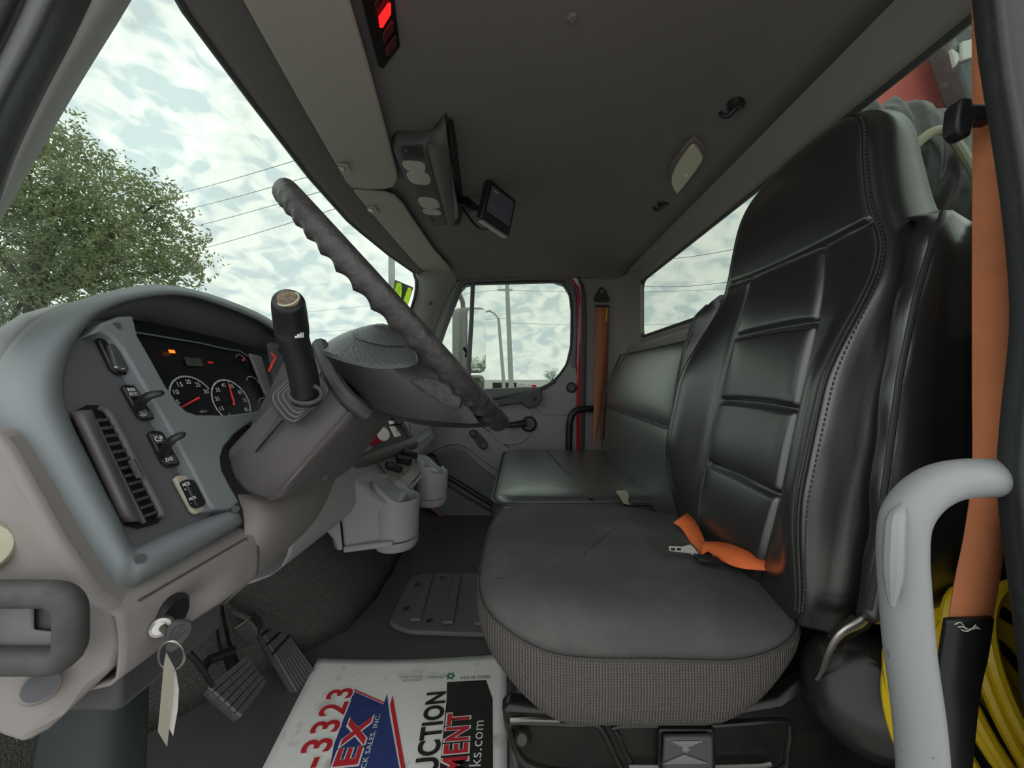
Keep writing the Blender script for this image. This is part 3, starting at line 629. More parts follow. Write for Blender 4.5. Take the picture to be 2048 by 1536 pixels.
# kick panel below
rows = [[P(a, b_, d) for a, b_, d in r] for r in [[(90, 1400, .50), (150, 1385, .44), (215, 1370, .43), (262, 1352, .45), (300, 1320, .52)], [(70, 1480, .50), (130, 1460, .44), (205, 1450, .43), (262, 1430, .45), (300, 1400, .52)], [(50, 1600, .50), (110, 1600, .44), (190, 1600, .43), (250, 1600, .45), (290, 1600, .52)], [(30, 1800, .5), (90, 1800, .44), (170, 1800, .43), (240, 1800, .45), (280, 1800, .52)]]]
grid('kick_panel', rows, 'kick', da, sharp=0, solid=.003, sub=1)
box('under_dash_box', W(-.50, .47, -.30), .08, .07, .05, 'dark_plastic', da, bevel=.006)
tube('under_dash_cable', [P(372, 1300, .52), P(400, 1330, .60), P(412, 1350, .66), P(425, 1372, .72)], .004, 'gloss_black', da, n=6, smooth_n=4)

# ================================================================== STEERING COLUMN
stc = root('steering_column', 'dark grey steering column shroud leaning out of the dashboard', 'steering column', P(600, 900, .65))
A2 = [(470, 893, .60), (452, 925, .585), (478, 982, .575), (528, 1003, .575), (560, 1003, .58), (692, 948, .80), (680, 890, .84), (600, 830, .84)]
B2 = [(648, 700, .60), (655, 745, .575), (672, 800, .565), (690, 822, .565), (712, 830, .58), (792, 822, .80), (788, 765, .83), (740, 705, .82)]
loops = []
for t_ in (0, .06, .3, .6, .92, 1):
    s_ = .93 if t_ in (0, 1) else 1
    lp = [P(*a).lerp(P(*b_), t_) for a, b_ in zip(A2, B2)]; c = sum(lp, V((0, 0, 0)))/len(lp); lp = [c+(p-c)*s_ for p in lp]
    loops.append(cr(lp, 4, True))
loft('shroud', loops, 'column', stc, sharp=60)
# upper cowl
A3 = [(488, 872, .60), (520, 905, .575), (565, 842, .565), (640, 745, .57), (648, 700, .60), (606, 688, .66), (568, 715, .66), (540, 770, .64)]
cc = [P(*p) for p in A3]
slab('upper_cowl', cr(cc, 3, True), V((.004, .13, .003)), 'column', stc, bevel=.010, seg=3, sharp=60)
tube('shroud_seam', [P(512, 903, .572), P(566, 840, .562), P(610, 795, .560)], .0016, 'black_plastic', stc, n=6)
cyl('shroud_screw', P(648, 955, .665), P(645, 958, .70), .006, 'black_plastic', stc, n=14)
tube('collar', [P(640, 690, .62), P(652, 722, .585), P(672, 764, .575), P(700, 800, .57), P(735, 826, .59)], .012, 'dark_plastic', stc, n=10, smooth_n=4)
tube('stalk', [P(560, 700, .72), P(590, 690, .72), P(606, 686, .72), P(617, 685, .72)], [.008, .009, .008, .001], 'black_plastic', stc, n=10)
# ---- shift lever
sl = root('gear_lever', 'black gear lever with ribbed rubber boot and worn brass knob cap', 'gear lever', P(595, 800, .55))
bpx = [(538, 799), (552, 778), (578, 757), (610, 748), (634, 750), (650, 766), (657, 782), (640, 805), (592, 846), (576, 846), (562, 836)]
def bloop(f, d):
    return [P(622+(x-622)*f+(1-f)*4, 776+(y-776)*f, d+.02*(1-(y-750)/100)*1.0) for x, y in bpx]
loops = [bloop(1.0, .555), bloop(1.0, .545)]
for k in range(4):
    f1 = 1-.115*(k+1); d1_ = .545-.0075*(k+1); loops += [bloop(f1+.03, .545-.0075*k-.001), bloop(f1+.02, d1_), bloop(f1, d1_)]
bt = loft('boot', [cr(l, 3, True) for l in loops], 'rubber', sl, sharp=25)
for k in range(4): tube('boot_rib', cr(bloop(1-.115*(k+1)+.022, .545-.0075*(k+1)), 3, True), .0016, 'plate_rubber', bt, n=6, closed=True)
lv = tube('lever', [P(613, 800, .525), P(611, 776, .515), P(605, 742, .500), P(595, 704, .483), P(586, 676, .470), P(584, 664, .465)], [.0186, .0180, .0176, .0174, .0178, .0180], 'black_plastic', sl, n=20, smooth_n=4)
tube('boot_ring', [P(611+33*math.cos(a), 788+19*math.sin(a), .505) for a in [i/20*2*math.pi for i in range(20)]], .003, 'rubber', sl, n=8, closed=True)
kn = tube('knob', [P(584, 668, .466), P(583, 652, .460), P(580, 630, .448), P(578, 612, .436), P(577, 602, .429), P(576.5, 598, .426)], [.0186, .0186, .0182, .0174, .0160, .0125], 'black_plastic', sl, n=24, smooth_n=4)
cyl('knob_cap', P(577, 602, .428), P(576.3, 597, .424), .0110, 'brass', kn, n=24)
tube('knob_cap_ring', [P(576.4, 598, .4245)+(V((math.cos(a), 0, 0))+V((0, .62, .78)).normalized()*math.sin(a))*.0112 for a in [i/24*2*math.pi for i in range(24)]], .0011, 'beige', kn, n=6, closed=True)
for i in range(4): boxv('knob_mark', P(592+i*4.5, 674-i*2.0, .4475+i*.003), V((.0010, 0, 0)), V((0, .0006, 0)), V((0, 0, .0012+.0010*i)), 'label_white', kn)
# ================================================================== STEERING WHEEL
C_ = P(813, 637, .65); nW = V((.739, .105, .676)).normalized()
e2 = (V((0, 1, 0))-nW*nW.y).normalized(); e1 = nW.cross(e2)
if e1.z < 0: e1 = -e1
Rw = .236
swh = root('steering_wheel', 'worn black steering wheel with finger grips seen edge on', 'steering wheel', C_)
loops = []
for i in range(440):
    a = 2*math.pi*i/440; rd = e1*math.cos(a)+e2*math.sin(a); c = C_+rd*Rw; lp = []
    bm_ = 1-abs(math.sin(a*27))
    for j in range(14):
        f = 2*math.pi*j/14; rn = .0140*math.cos(f); rr_ = .0140*math.sin(f)
        k_ = .0050*bm_*max(0, -math.cos(f))
        lp.append(c+nW*(rn-k_)+rd*rr_)
    loops.append(lp)
loft('rim', loops, 'rim', swh, closed_path=True, sharp=0)
ringA = [(712, 664, .66), (720, 680, .62), (760, 692, .60), (805, 692, .61), (808, 678, .66), (792, 664, .72), (760, 651, .74), (725, 655, .72)]
ringB = [(645, 692, .62), (662, 706, .565), (740, 724, .545), (815, 722, .555), (832, 708, .60), (808, 676, .70), (766, 647, .78), (698, 662, .74)]
ringB2 = [(645, 700, .62), (664, 716, .562), (742, 736, .542), (818, 734, .552), (836, 716, .60), (812, 684, .71), (770, 655, .80), (700, 670, .76)]
ringC = [(654, 722, .62), (692, 752, .56), (765, 776, .545), (865, 780, .53), (906, 752, .53), (850, 715, .70), (785, 700, .80), (712, 712, .76)]
ringD = [(690, 760, .62), (728, 798, .575), (775, 827, .56), (880, 843, .54), (962, 842, .53), (885, 800, .70), (810, 785, .78), (735, 775, .74)]
hb = loft('hub_pad', [cr([P(*p) for p in r], 5, True) for r in (ringA, ringB, ringB2)], 'hub', swh, sharp=50)
hbb = loft('hub_body', [cr([P(*p) for p in r], 5, True) for r in (ringB2, ringC, ringD)], 'spoke', swh, sharp=60)
tube('pad_seam', cr([P(*p)+V((.002, -.002, .003)) for p in [(705, 668, .655), (715, 682, .615), (762, 695, .597), (808, 697, .607)]], 5), .0010, 'black_plastic', hb, n=6)
AT = [(100, (818, 742, .76)), (140, (792, 800, .74)), (180, (772, 826, .65)), (205, (770, 824, .59)), (222, (792, 822, .565)), (240, (822, 800, .568))]
def att(a):
    for (a0, p0), (a1, p1) in zip(AT, AT[1:]):
        if a <= a1: return P(*p0).lerp(P(*p1), (a-a0)/(a1-a0))
    return P(*AT[-1][1])
rows = []
for i in range(61):
    ad = 100+112*i/60; a = math.radians(ad); rd = e1*math.cos(a)+e2*math.sin(a); h0 = att(ad); r0 = C_+rd*(Rw-.002)+nW*-.008
    rows.append([h0.lerp(r0, j/8)-nW*(.014*math.sin(j/8*math.pi))+V((0, 0, 0)) for j in range(9)])
spk = grid('spoke', rows, 'spoke', swh, sharp=0, solid=.008)
tp_px = [(822, 763, .540), (836, 757, .535), (856, 756, .525), (880, 762, .512), (903, 777, .500), (919, 793, .492), (922, 805, .491), (915, 815, .493), (896, 811, .502), (868, 797, .515), (842, 781, .528)]
tpad = cr([onto(hbb, p[0], p[1], .003) for p in tp_px], 3, True)
slab('thumb_pad', tpad, V((0, .004, 0)), 'rim', swh, bevel=.001)
tube('thumb_pad_edge', tpad, .0012, 'rim', swh, n=6, closed=True)
# ================================================================== KEYS
ky = root('key_ring', 'ignition key hanging from the dash with split ring and two tags', 'keys', P(340, 1290, .40))
cyl('key_shaft', P(326, 1256, .400), P(336, 1264, .392), .0035, 'chrome', ky, n=10)
slab('key_head', [P(a, b_, d) for a, b_, d in [(332, 1270, .392), (338, 1250, .394), (352, 1236, .398), (378, 1236, .404), (389, 1244, .406), (384, 1262, .403), (362, 1288, .398), (345, 1300, .393), (334, 1294, .391)]], V((.004, -.006, 0)), 'rubber', ky, bevel=.002)
for i in range(5): tube('key_rib', [P(342+i*7, 1286-i*7, .3865+i*.0015), P(356+i*6, 1254-i*2, .389+i*.0015)], .0009, 'dark_plastic', ky, n=6)
tube('split_ring', [P(343+26*math.cos(a), 1311+29*math.sin(a), .388+.010*math.sin(a)) for a in [i/28*2*math.pi for i in range(28)]], .0012, 'chrome', ky, n=8, closed=True)
slab('metal_tag', [P(a, b_, d) for a, b_, d in [(333, 1306, .386), (349, 1336, .396), (346, 1400, .396), (334, 1494, .396), (316, 1464, .384), (322, 1400, .386), (328, 1330, .386)]], V((-.002, .002, 0)), 'key_tag', ky)
slab('white_tag', [P(a, b_, d) for a, b_, d in [(350, 1338, .402), (354, 1362, .404), (357, 1380, .405), (355, 1420, .405), (346, 1472, .403), (339, 1458, .398), (343, 1400, .399), (347, 1362, .4)]], V((-.0008, .0015, 0)), 'label_white', ky)
# ================================================================== CUP HOLDER CONSOLE
cu_ = root('cup_holder_console', 'grey moulded console with two cup holders and black rocker switches', 'console', P(760, 1090, 1.25))
tp = [P(668, 966, 1.10), P(740, 934, 1.27), P(824, 893, 1.54), P(836, 906, 1.55), P(852, 926, 1.52), P(836, 952, 1.40), P(812, 980, 1.30), P(770, 990, 1.20), P(728, 968, 1.14), P(704, 960, 1.12), P(680, 962, 1.10)]
slab('console_top', tp, V((-.03, .01, -.03)), 'console_grey', cu_, bevel=.004)
def cup(cx_, cy_, r, zlow, zhigh, zbot, name):
    n = 32; out_, inn = [], []
    lo_, mi = [], []
    for i in range(n):
        a = 2*math.pi*i/n; f = .5-.5*math.cos(a)       # a=0 towards the seat (+X): low rim
        z = zlow+(zhigh-zlow)*smooth01(.25, .9, f); x, y = cx_+r*math.cos(a), cy_+r*math.sin(a)
        lo_.append(W(cx_+r*.93*math.cos(a), cy_+r*.93*math.sin(a), zbot)); mi.append(W(x, y, z-.006)); out_.append(W(cx_+r*.975*math.cos(a), cy_+r*.975*math.sin(a), z)); inn.append(W(cx_+r*.93*math.cos(a), cy_+r*.93*math.sin(a), z-.004))
    bt_ = [W(cx_+r*.85*math.cos(2*math.pi*i/n), cy_+r*.85*math.sin(2*math.pi*i/n), zbot+.012) for i in range(n)]
    return loft(name, [lo_, mi, out_, inn, bt_], 'console_grey', cu_, sharp=60)
cup(-.395, 1.205, .073, -.372, -.315, -.49, 'cup_holder')
cyl('cup_base', W(-.395, 1.205, -.495), W(-.395, 1.205, -.525), .069, 'console_grey', cu_, n=32, prof=[(0, .0695), (.6, .068), (1, .060)])
cyl('cup_base', W(-.352, 1.50, -.462), W(-.352, 1.50, -.492), .058, 'console_grey', cu_, n=32, prof=[(0, .0595), (.6, .058), (1, .050)])
cup(-.352, 1.50, .062, -.365, -.31, -.46, 'cup_holder')
side = [(666, 976), (680, 963), (703, 961), (726, 970), (748, 988), (764, 999), (780, 1003), (800, 1001), (806, 1050), (804, 1080), (686, 1096), (681, 1042), (668, 1034), (648, 1045), (655, 1010)]
slab('console_body', [P(a, b_, 1.125+.03*smooth01(760, 800, a)) for a, b_ in side], V((-.02, .22, 0)), 'console_grey', cu_, bevel=.012, seg=3)
slab('console_base', [P(a, b_, d) for a, b_, d in [(686, 1094, 1.12), (740, 1088, 1.12), (785, 1083, 1.125), (785, 1094, 1.125), (740, 1100, 1.12), (686, 1107, 1.12)]], V((-.01, .14, 0)), 'console_grey', cu_, bevel=.004)
slab('console_flange', [P(a, b_, 1.12) for a, b_ in [(645, 1048), (668, 1034), (680, 1041), (686, 1100), (676, 1102), (671, 1082), (650, 1058)]], V((-.02, .02, 0)), 'console_grey', cu_, bevel=.003)
slab('second_cup_wall', [P(a, b_, d) for a, b_, d in [(838, 952, 1.45), (855, 940, 1.46), (872, 940, 1.47), (880, 945, 1.48), (892, 990, 1.5), (880, 1003, 1.5), (838, 1013, 1.45)]], V((-.02, .05, 0)), 'console_grey', cu_, bevel=.006)
tube('cup_clip', [P(884, 934, 1.50), P(889, 940, 1.49), P(891, 970, 1.49), P(884, 976, 1.49), P(880, 970, 1.49)], .006, 'pillar_grey', cu_, n=8)
# rocker insert
up_ = (P(824, 893, 1.54)-P(668, 966, 1.10)).cross(P(728, 968, 1.14)-P(668, 966, 1.10)).normalized()
if up_.z < 0: up_ = -up_
ri = slab('rocker_frame', [P(a, b_, d)+up_*.004 for a, b_, d in [(754, 927, 1.30), (800, 903, 1.44), (812, 912, 1.45), (830, 932, 1.42), (790, 965, 1.25), (776, 955, 1.25)]], up_*.006, 'taupe', cu_, bevel=.002)
for (a, b_, d) in ((785, 945, 1.30), (805, 930, 1.37), (817, 918, 1.42)):
    c = P(a, b_, d)+up_*.02
    boxv('rocker', c, V((.024, .012, -.008)), V((-.008, .018, .0)), up_*.014, 'black_plastic', ri, bevel=.007, seg=3)
tube('pen_slot', [P(822, 975, 1.28), P(842, 953, 1.36)], .005, 'pillar_grey', cu_, n=8)
# ================================================================== PEDALS
br = root('brake_pedal', 'black ribbed brake pedal pad nearest the driver door', 'pedal', P(470, 1375, .86))
q = [P(413, 1376, .80), P(480, 1437, .80), P(532, 1368, .92), P(492, 1312, .92)]
nb = (q[1]-q[0]).cross(q[3]-q[0]).normalized()
if nb.z < 0: nb = -nb
slab('pad', q, -nb*.018, 'rubber', br, bevel=.006)
for i in range(6):
    for j in range(5):
        u0, u1, v0, v1 = (i+.08)/6, (i+.92)/6, (j+.1)/5, (j+.9)/5
        bl = lambda u, v: q[0].lerp(q[1], u).lerp(q[3].lerp(q[2], u), v)
        slab('tread_block', [bl(u0, v0)-nb*.001, bl(u1, v0)-nb*.001, bl(u1, v1)-nb*.001, bl(u0, v1)-nb*.001], nb*.006, 'plate_rubber', br)
tube('pedal_arm', [P(470, 1340, .90), P(450, 1290, .93), P(440, 1240, .95), P(430, 1190, .95)], [.014, .013, .012, .012], 'gloss_black', br, n=8)
tube('pedal_arm', [P(405, 1340, .84), P(418, 1320, .86), P(470, 1300, .90)], .010, 'gloss_black', br, n=8)
acp = root('accelerator_pedal', 'long black accelerator pedal with lengthwise ribs', 'pedal', P(560, 1390, 1.0))
q2 = [P(490, 1215, 1.06), P(600, 1408, .965), P(626, 1342, 1.045), P(528, 1205, 1.12)]
na = (q2[1]-q2[0]).cross(q2[3]-q2[0]).normalized()
if na.z < 0: na = -na
slab('pad', q2, -na*.014, 'rubber', acp, bevel=.004)
bl2 = lambda u, v: q2[0].lerp(q2[1], u).lerp(q2[3].lerp(q2[2], u), v)
for j in range(8):
    v = .06+j*.125
    slab('rib', [bl2(.0, v), bl2(1, v), bl2(1, v+.05), bl2(0, v+.05)], na*.005, 'plate_rubber', acp)
for u in (.30, .40, .50): slab('crossbar', [bl2(u, 0), bl2(u+.025, 0), bl2(u+.025, 1), bl2(u, 1)], na*.006, 'black_plastic', acp)
tb = root('treadle_block', 'small black metal stop block above the pedals', 'pedal stop', P(492, 1285, .95))
slab('block', [P(a, b_, .95) for a, b_ in [(470, 1258), (498, 1238), (514, 1256), (516, 1272), (494, 1294)]], V((-.02, .05, -.01)), 'rubber', tb, bevel=.004)
tube('block_rod', [P(498, 1238, .96), P(470, 1225, .98), P(445, 1200, 1.0)], .006, 'steel', tb, n=8)
tube('block_edge', [P(472, 1256, .945), P(498, 1238, .945)], .003, 'brass', tb, n=6)
# ================================================================== FLOOR ACCESS PLATE
fp = root('floor_plate', 'black rubber access plate with two raised ribs on the cab floor', 'floor plate', V((-.2, 1.4, 0)))
zf = -.784
pl_ = cr([PZ(a, b_, zf) for a, b_ in [(848, 1145), (826, 1152), (812, 1167), (783, 1230), (781, 1243), (793, 1252), (820, 1261)]], 3)+[PZ(1010, 1268, zf), PZ(1010, 1146, zf)]
slab('plate', pl_, (0, 0, -.015), 'plate_rubber', fp, bevel=.004)
for loop in ([(855, 1151), (868, 1152), (841, 1244), (819, 1243)], [(906, 1152), (923, 1152), (907, 1249), (885, 1249)], [(958, 1152), (976, 1152), (970, 1252), (948, 1252)]):
    slab('raised_rib', [PZ(a, b_, zf) for a, b_ in loop], (0, 0, .010), 'plate_rubber', fp, bevel=.003)
for a, b_ in ((835, 1170), (885, 1156), (814, 1217), (859, 1242)):
    c = PZ(a, b_, zf); cyl('bolt', c-V((0, 0, .002)), c+V((0, 0, .003)), .011, 'black_plastic', fp, n=14, prof=[(0, .012), (.7, .011), (1, .006)])
# ================================================================== PAPER FLOOR MAT
fm = root('paper_floor_mat', 'dirty white printed paper floor mat with red and blue lettering', 'floor mat', V((-.3, .85, .0)))
zm = -.793
def Z_(px, py, dz=0): return PZ(px, py, zm+dz)
TL, TR, BR, BL = Z_(636, 1315), V((-.045, 1.107, H+zm)), V((-.018, .54, H+zm)), V((-.490, .54, H+zm))
def mz(u, v): return .004*math.sin(u*9+v*5)*(1-v)+(.010*math.exp(-((u-.05)/.06)**2)*(1-v*.6))
rows = []
for i in range(25):
    v = i/24; row = []
    for j in range(25):
        u = j/24; p = TL.lerp(TR, u).lerp(BL.lerp(BR, u), v); row.append(V((p.x, p.y-(.012*math.sin(u*math.pi)*(1-v)**6), p.z-.003)))
    rows.append(row)
grid('sheet', rows, 'paper', fm, sharp=0, solid=.0012)
def pz(pts, dz): return [Z_(a, b_, dz) for a, b_ in pts]
def print_(name, pts, m, dz): return slab(name, pz(pts, dz), (0, 0, -.0002), m, fm, smooth=False)
print_('blue_field', [(708, 1383), (767, 1409), (774, 1388), (779, 1430), (803, 1560), (655, 1560), (668, 1490), (690, 1430)], 'print_blue', -.0012)
print_('red_line', [(709, 1378), (768, 1404), (768, 1407), (708, 1381)], 'print_red', -.0010)
print_('red_stripe', [(785, 1390), (780, 1410), (806, 1560), (815, 1560)], 'print_red', -.0010)
print_('black_field', [(894, 1364), (972, 1360), (985, 1397), (986, 1570), (876, 1570), (893, 1400)], 'print_black', -.0012)
def lettering(name, s_, p0, p1, hei, m, dz, shear=0, bold=0., outline=None):
    a, b_ = Z_(*p0, dz), Z_(*p1, dz); x = b_-a; y = V((0, 0, 1)).cross(x).normalized()
    if outline:
        g = .0035; text(name+'_outline', s_, a-x.normalized()*g-y*g, x, y, x.length+2*g, hei+2*g, outline, fm, thick=-.0004, bold=bold+.03, shear=shear, spaced=.16)
    text(name, s_, a, x, y, x.length, hei, m, fm, thick=0, bold=bold, shear=shear, spaced=.16 if outline else .06)
def zdist(p0, p1): return (Z_(*p0)-Z_(*p1)).length
lettering('phone_number', '1-3323', (634, 1567), (710, 1375), .062, 'print_red', -.0004, .0, .02, 'print_white')
lettering('brand_word', 'PEX', (698, 1583), (746, 1431), .050, 'print_red', -.0006, .0, .03, 'print_white')
lettering('brand_line', 'TRUCK SALES, INC.', (722, 1575), (763, 1428), .012, 'print_white', -.0008, 0, .01)
lettering('trade_word', 'UCTION', (876, 1545), (893, 1382), .049, 'print_black', -.0008, 0, .035)
lettering('trade_word_lower', 'MENT', (934, 1545), (940, 1424), .052, 'print_red', -.0006, 0, .03, 'print_white')
lettering('web_line', 'cks.com', (960, 1550), (968, 1441), .024, 'print_white', -.0008, 0, .0)
lettering('maker_line', 'MADE IN USA', (980, 1350), (921, 1353), .010, 'print_black', -.001)
lettering('recycle_line', 'PLEASE RECYCLE', (888, 1352), (852, 1353), .006, 'print_green', -.001)
lettering('mat_line', 'AMERICAN\nFLOOR MATS', (846, 1350), (800, 1352), .020, 'print_purple', -.001, .1)
c = Z_(901, 1352, -.001)
slab('recycle_mark', [c+V((math.cos(i/24*2*math.pi), math.sin(i/24*2*math.pi), 0))*(.0105+.003*math.cos(i/24*2*math.pi*6)) for i in range(24)], (0, 0, -.0002), 'print_green', fm, holes=[[c+V((math.cos(i/8*2*math.pi), math.sin(i/8*2*math.pi), 0))*.005 for i in range(8)]])
# ================================================================== DRIVER SEAT
ds = root('driver_chair', 'black leather driver seat with ribbed grey cloth cushion', 'seat', W(.2, .79, -.80))
# cushion
def sup(t_, p): return math.copysign(abs(t_)**p, t_)
CXs, CYs, AX, AY = .183, .787, .262, .267
def cush(a, f):
    p = .5+.5*smooth01(.9, .3, f); x = CXs+AX*f*sup(math.cos(a), p-.02); y = CYs+AY*f*sup(math.sin(a), p); return x, y
def zb(x): return -.487+.075*smooth01(.06, -.09, x)+.10*smooth01(.26, .45, x)
def zt(x): return -.332+.006*math.sin((x+.1)*6)+.012*smooth01(.12, -.05, x)-.02*smooth01(.2, .44, x)
LV = [(0, .93, .0), (.04, .96, 0), (.10, .985, 0), (.25, 1, 0), (.42, 1.005, 0), (.56, 1.0, 0), (.62, .996, 0), (.65, .992, 0), (.74, .978, 0), (.85, .945, 0), (.94, .88, 0), (.985, .80, 0), (1, .70, 0), (1.01, .55, 0), (1.0, .35, 0), (.99, .15, 0), (.988, .03, 0)]
def cloops(sel):
    L = []
    for h_, f, _ in sel:
        lp = []
        for i in range(96):
            a = 2*math.pi*i/96; x, y = cush(a, f); xe, ye = cush(a, 1); z0, z1 = zb(xe), zt(x if h_ > .97 else xe)
            z = z0+(z1-z0)*h_ if h_ < .97 else z1-(1.012-h_)*.12
            if h_ > .97: z += .010*math.exp(-((y-.79)/.2)**2)*0-.0015*math.sin(x*14+y*9)
            lp.append(W(x, y, z))
        L.append(lp)
    return L
loft('cushion_side', cloops(LV[:8]), 'cloth_side', ds, sharp=0)
loft('cushion_top', cloops(LV[7:]), 'cloth_top', ds, sharp=0)
seam = cloops([(.648, .996, 0)])[0]
tube('cushion_seam', seam, .0016, 'stitch', ds, n=6, closed=True)
tube('top_seam', [W(x, y, zt(x)+.0015-.004) for x, y in [(-.045, .62), (.02, .635), (.10, .70), (.16, .78), (.22, .85), (.32, .90)]], .0012, 'stitch', ds, n=6, smooth_n=4)
# backrest: closed rings stacked in height
WB = [(-.36, .235), (-.30, .258), (-.20, .272), (-.08, .274), (.04, .273), (.12, .266), (.19, .248), (.255, .224), (.33, .208), (.39, .194), (.43, .172), (.46, .138), (.478, .10), (.488, .065), (.492, .03)]
XF = [(-.36, .405), (-.30, .412), (-.2, .432), (-.1, .452), (0, .474), (.1, .498), (.2, .523), (.3, .540), (.38, .552), (.43, .566), (.465, .584), (.485, .602), (.492, .616)]
TH = [(-.36, .075), (-.2, .10), (.2, .102), (.38, .088), (.455, .055), (.492, .02)]
CYB0 = .775
def CYz(z): return CYB0+.022*smooth01(.12, .36, z)
WB, XF, TH = [[tuple(p[:2]) for p in cr([(a, b_, 0) for a, b_ in t_], 6)] for t_ in (WB, XF, TH)]
def groove(d, w_=.0048): return math.exp(-(d/w_)**2)
HS = [(.228, .88), (.097, .46), (-.050, .46), (-.195, .46)]
def xfront(s_, z):
    w_ = interp(WB, z); x = interp(XF, z); bol = smooth01(.48, .82, abs(s_))
    amt = .060*smooth01(.22, -.02, z)*smooth01(-.40, -.15, z)+.012*smooth01(.2, .35, z)*0
    x -= amt*bol*(1-.55*smooth01(.88, 1.0, abs(s_)))
    x -= .010*smooth01(.20, .30, z)*(1-abs(s_)**3)          # head pad swell
    if abs(s_) < .46 and z < .228:                            # padded inner panels
        zs = [.228, .097, -.050, -.195, -.36]
        for a, b_ in zip(zs, zs[1:]):
            if b_ <= z <= a:
                f = (z-b_)/(a-b_); x -= .009*(4*f*(1-f))**.4*(1-(abs(s_)/.46)**6)
    dz = w_
    x += .010*groove((abs(s_)-.46)*dz)*(1 if z < .228 else 0)
    x += .008*groove((abs(s_)-.88)*dz, .004)
    for zh, lim in HS:
        zz_ = zh+.010*(s_/lim)**2*(1 if zh > .2 else -.4)
        if abs(s_) < lim: x += .011*groove(z-zz_)
    return x
NZ, NS = 190, 120
zs_ = [-.36+.852*i/(NZ-1) for i in range(NZ)]
loops = []
for z in zs_:
    w_ = interp(WB, z); th = interp(TH, z); xc = interp(XF, z); lp = []
    for i in range(NS):
        s_ = -1+2*i/(NS-1); ed = smooth01(.90, 1.0, abs(s_))**2
        lp.append(W(xfront(s_, z)+.028*ed*min(1, th/.08), CYz(z)+w_*s_*(1-.01*ed), z))
    for i in range(34):
        s_ = 1-2*(i+.5)/34; e_ = abs(s_)**9
        lp.append(W(xc+th-(th*.35)*e_*(1 if th > .03 else .3), CYz(z)+w_*(s_*(1.03)), z))
    loops.append(lp)
loft('backrest', loops, 'leather', ds, sharp=0)
def seamline(name, f, z0, z1, n, off=-.001, r=.0014):
    tube(name, [W(xfront(f, z)+off, CYz(z)+interp(WB, z)*f, z) for z in [z0+(z1-z0)*i/n for i in range(n+1)]], r, 'stitch', ds, n=6)
for f in (-.90, -.865, .87): seamline('seam', f, -.34, .45, 60, -.0008)
# single stitches along the near seam and the panel seams
sv, sf = [], []
def stitch(p, a, b_, c):
    k = len(sv); sv.extend([p+a*i+b_*j+c*l for l in (-1, 1) for j in (-1, 1) for i in (-1, 1)]); sf.extend([tuple(k+x for x in f) for f in [(0, 2, 3, 1), (4, 5, 7, 6), (0, 1, 5, 4), (2, 6, 7, 3), (0, 4, 6, 2), (1, 3, 7, 5)]])
for i in range(110):
    z = -.33+.77*i/110
    for f in (-.925,): stitch(W(xfront(f, z)-.001, CYz(z)+interp(WB, z)*f, z), V((.0008, 0, 0)), V((0, .0009, 0)), V((.0003, 0, .0022)))
for zh, lim in HS[1:]:
    for i in range(46):
        s_ = -.43+.86*i/45; z = zh-.009-.010*(s_/lim)**2*.4; stitch(W(xfront(s_, z)-.001, CYz(z)+interp(WB, z)*s_, z), V((.0008, 0, 0)), V((0, .0019, 0)), V((0, 0, .0007)))
ob('stitches', sv, sf, 'stitch', ds, smooth=False, kind='stuff')
# original seat back shell wrapped behind the padded cover
CYS = .80
WS = [(-.42, .30), (-.2, .335), (0, .335), (.1, .334), (.17, .330), (.20, .322), (.218, .305), (.226, .28)]
loops = []
for z in [-.31+.536*i/44 for i in range(45)]:
    w_ = interp(WS, z); lp = []; xw = interp([(-.42, .41), (-.15, .418), (0, .438), (.1, .460), (.18, .488), (.226, .53)], z)
    for i in range(44):
        s_ = -1+2*i/43; b_ = smooth01(.84, .93, abs(s_)); ed = smooth01(.85, 1, abs(s_))
        lp.append(W(.58*(1-b_)+xw*b_+.030*ed**2+.003*math.sin(z*60)*ed, CYS+w_*s_, z))
    for i in range(14):
        s_ = 1-2*(i+.5)/14; lp.append(W(.635-.06*abs(s_)**4, CYS+w_*s_*1.0, z))
    loops.append(lp)
loft('back_shell', loops, 'leather_soft', ds, sharp=0)
for sgn in (-1, 1):
    tube('shell_piping', [W(interp([(-.42, .41), (-.15, .418), (0, .438), (.1, .460), (.18, .488), (.226, .53)], z)+.020, CYS+sgn*interp(WS, z)*.995, z) for z in [-.29+.50*i/30 for i in range(31)]], .0035, 'piping', ds, n=8)
# base: side shield, recess frames, knob, rocker, bracket, recliner cover
slab('side_shield', [P(a, b_, .575) for a, b_ in [(1004, 1424), (1012, 1412), (1200, 1425), (1400, 1430), (1560, 1402), (1640, 1340), (1720, 1330), (1790, 1400), (1790, 1620), (1040, 1620), (1022, 1500), (1008, 1465)]], (0, .03, 0), 'gloss_black', ds, bevel=.008)
tube('shield_frame', cr([P(a, b_, .573) for a, b_ in [(1022, 1446), (1060, 1444), (1150, 1448), (1190, 1448), (1208, 1468), (1232, 1520), (1236, 1545), (1120, 1545), (1060, 1530), (1034, 1505), (1024, 1475)]], 3, True), .005, 'gloss_black', ds, n=8, closed=True)
tube('shield_frame', cr([P(a, b_, .573) for a, b_ in [(1238, 1452), (1400, 1452), (1560, 1442), (1578, 1458), (1574, 1500), (1555, 1542), (1400, 1548), (1290, 1548), (1258, 1520), (1236, 1470)]], 3, True), .004, 'gloss_black', ds, n=8, closed=True)
tube('chrome_lip', [P(1020, 1440, .567), P(1060, 1438, .567), P(1120, 1440, .57)], .003, 'chrome', ds, n=6)
tube('chrome_lip', [P(1258, 1534, .567), P(1400, 1535, .567), P(1520, 1532, .567), P(1542, 1528, .567)], .003, 'steel', ds, n=6)
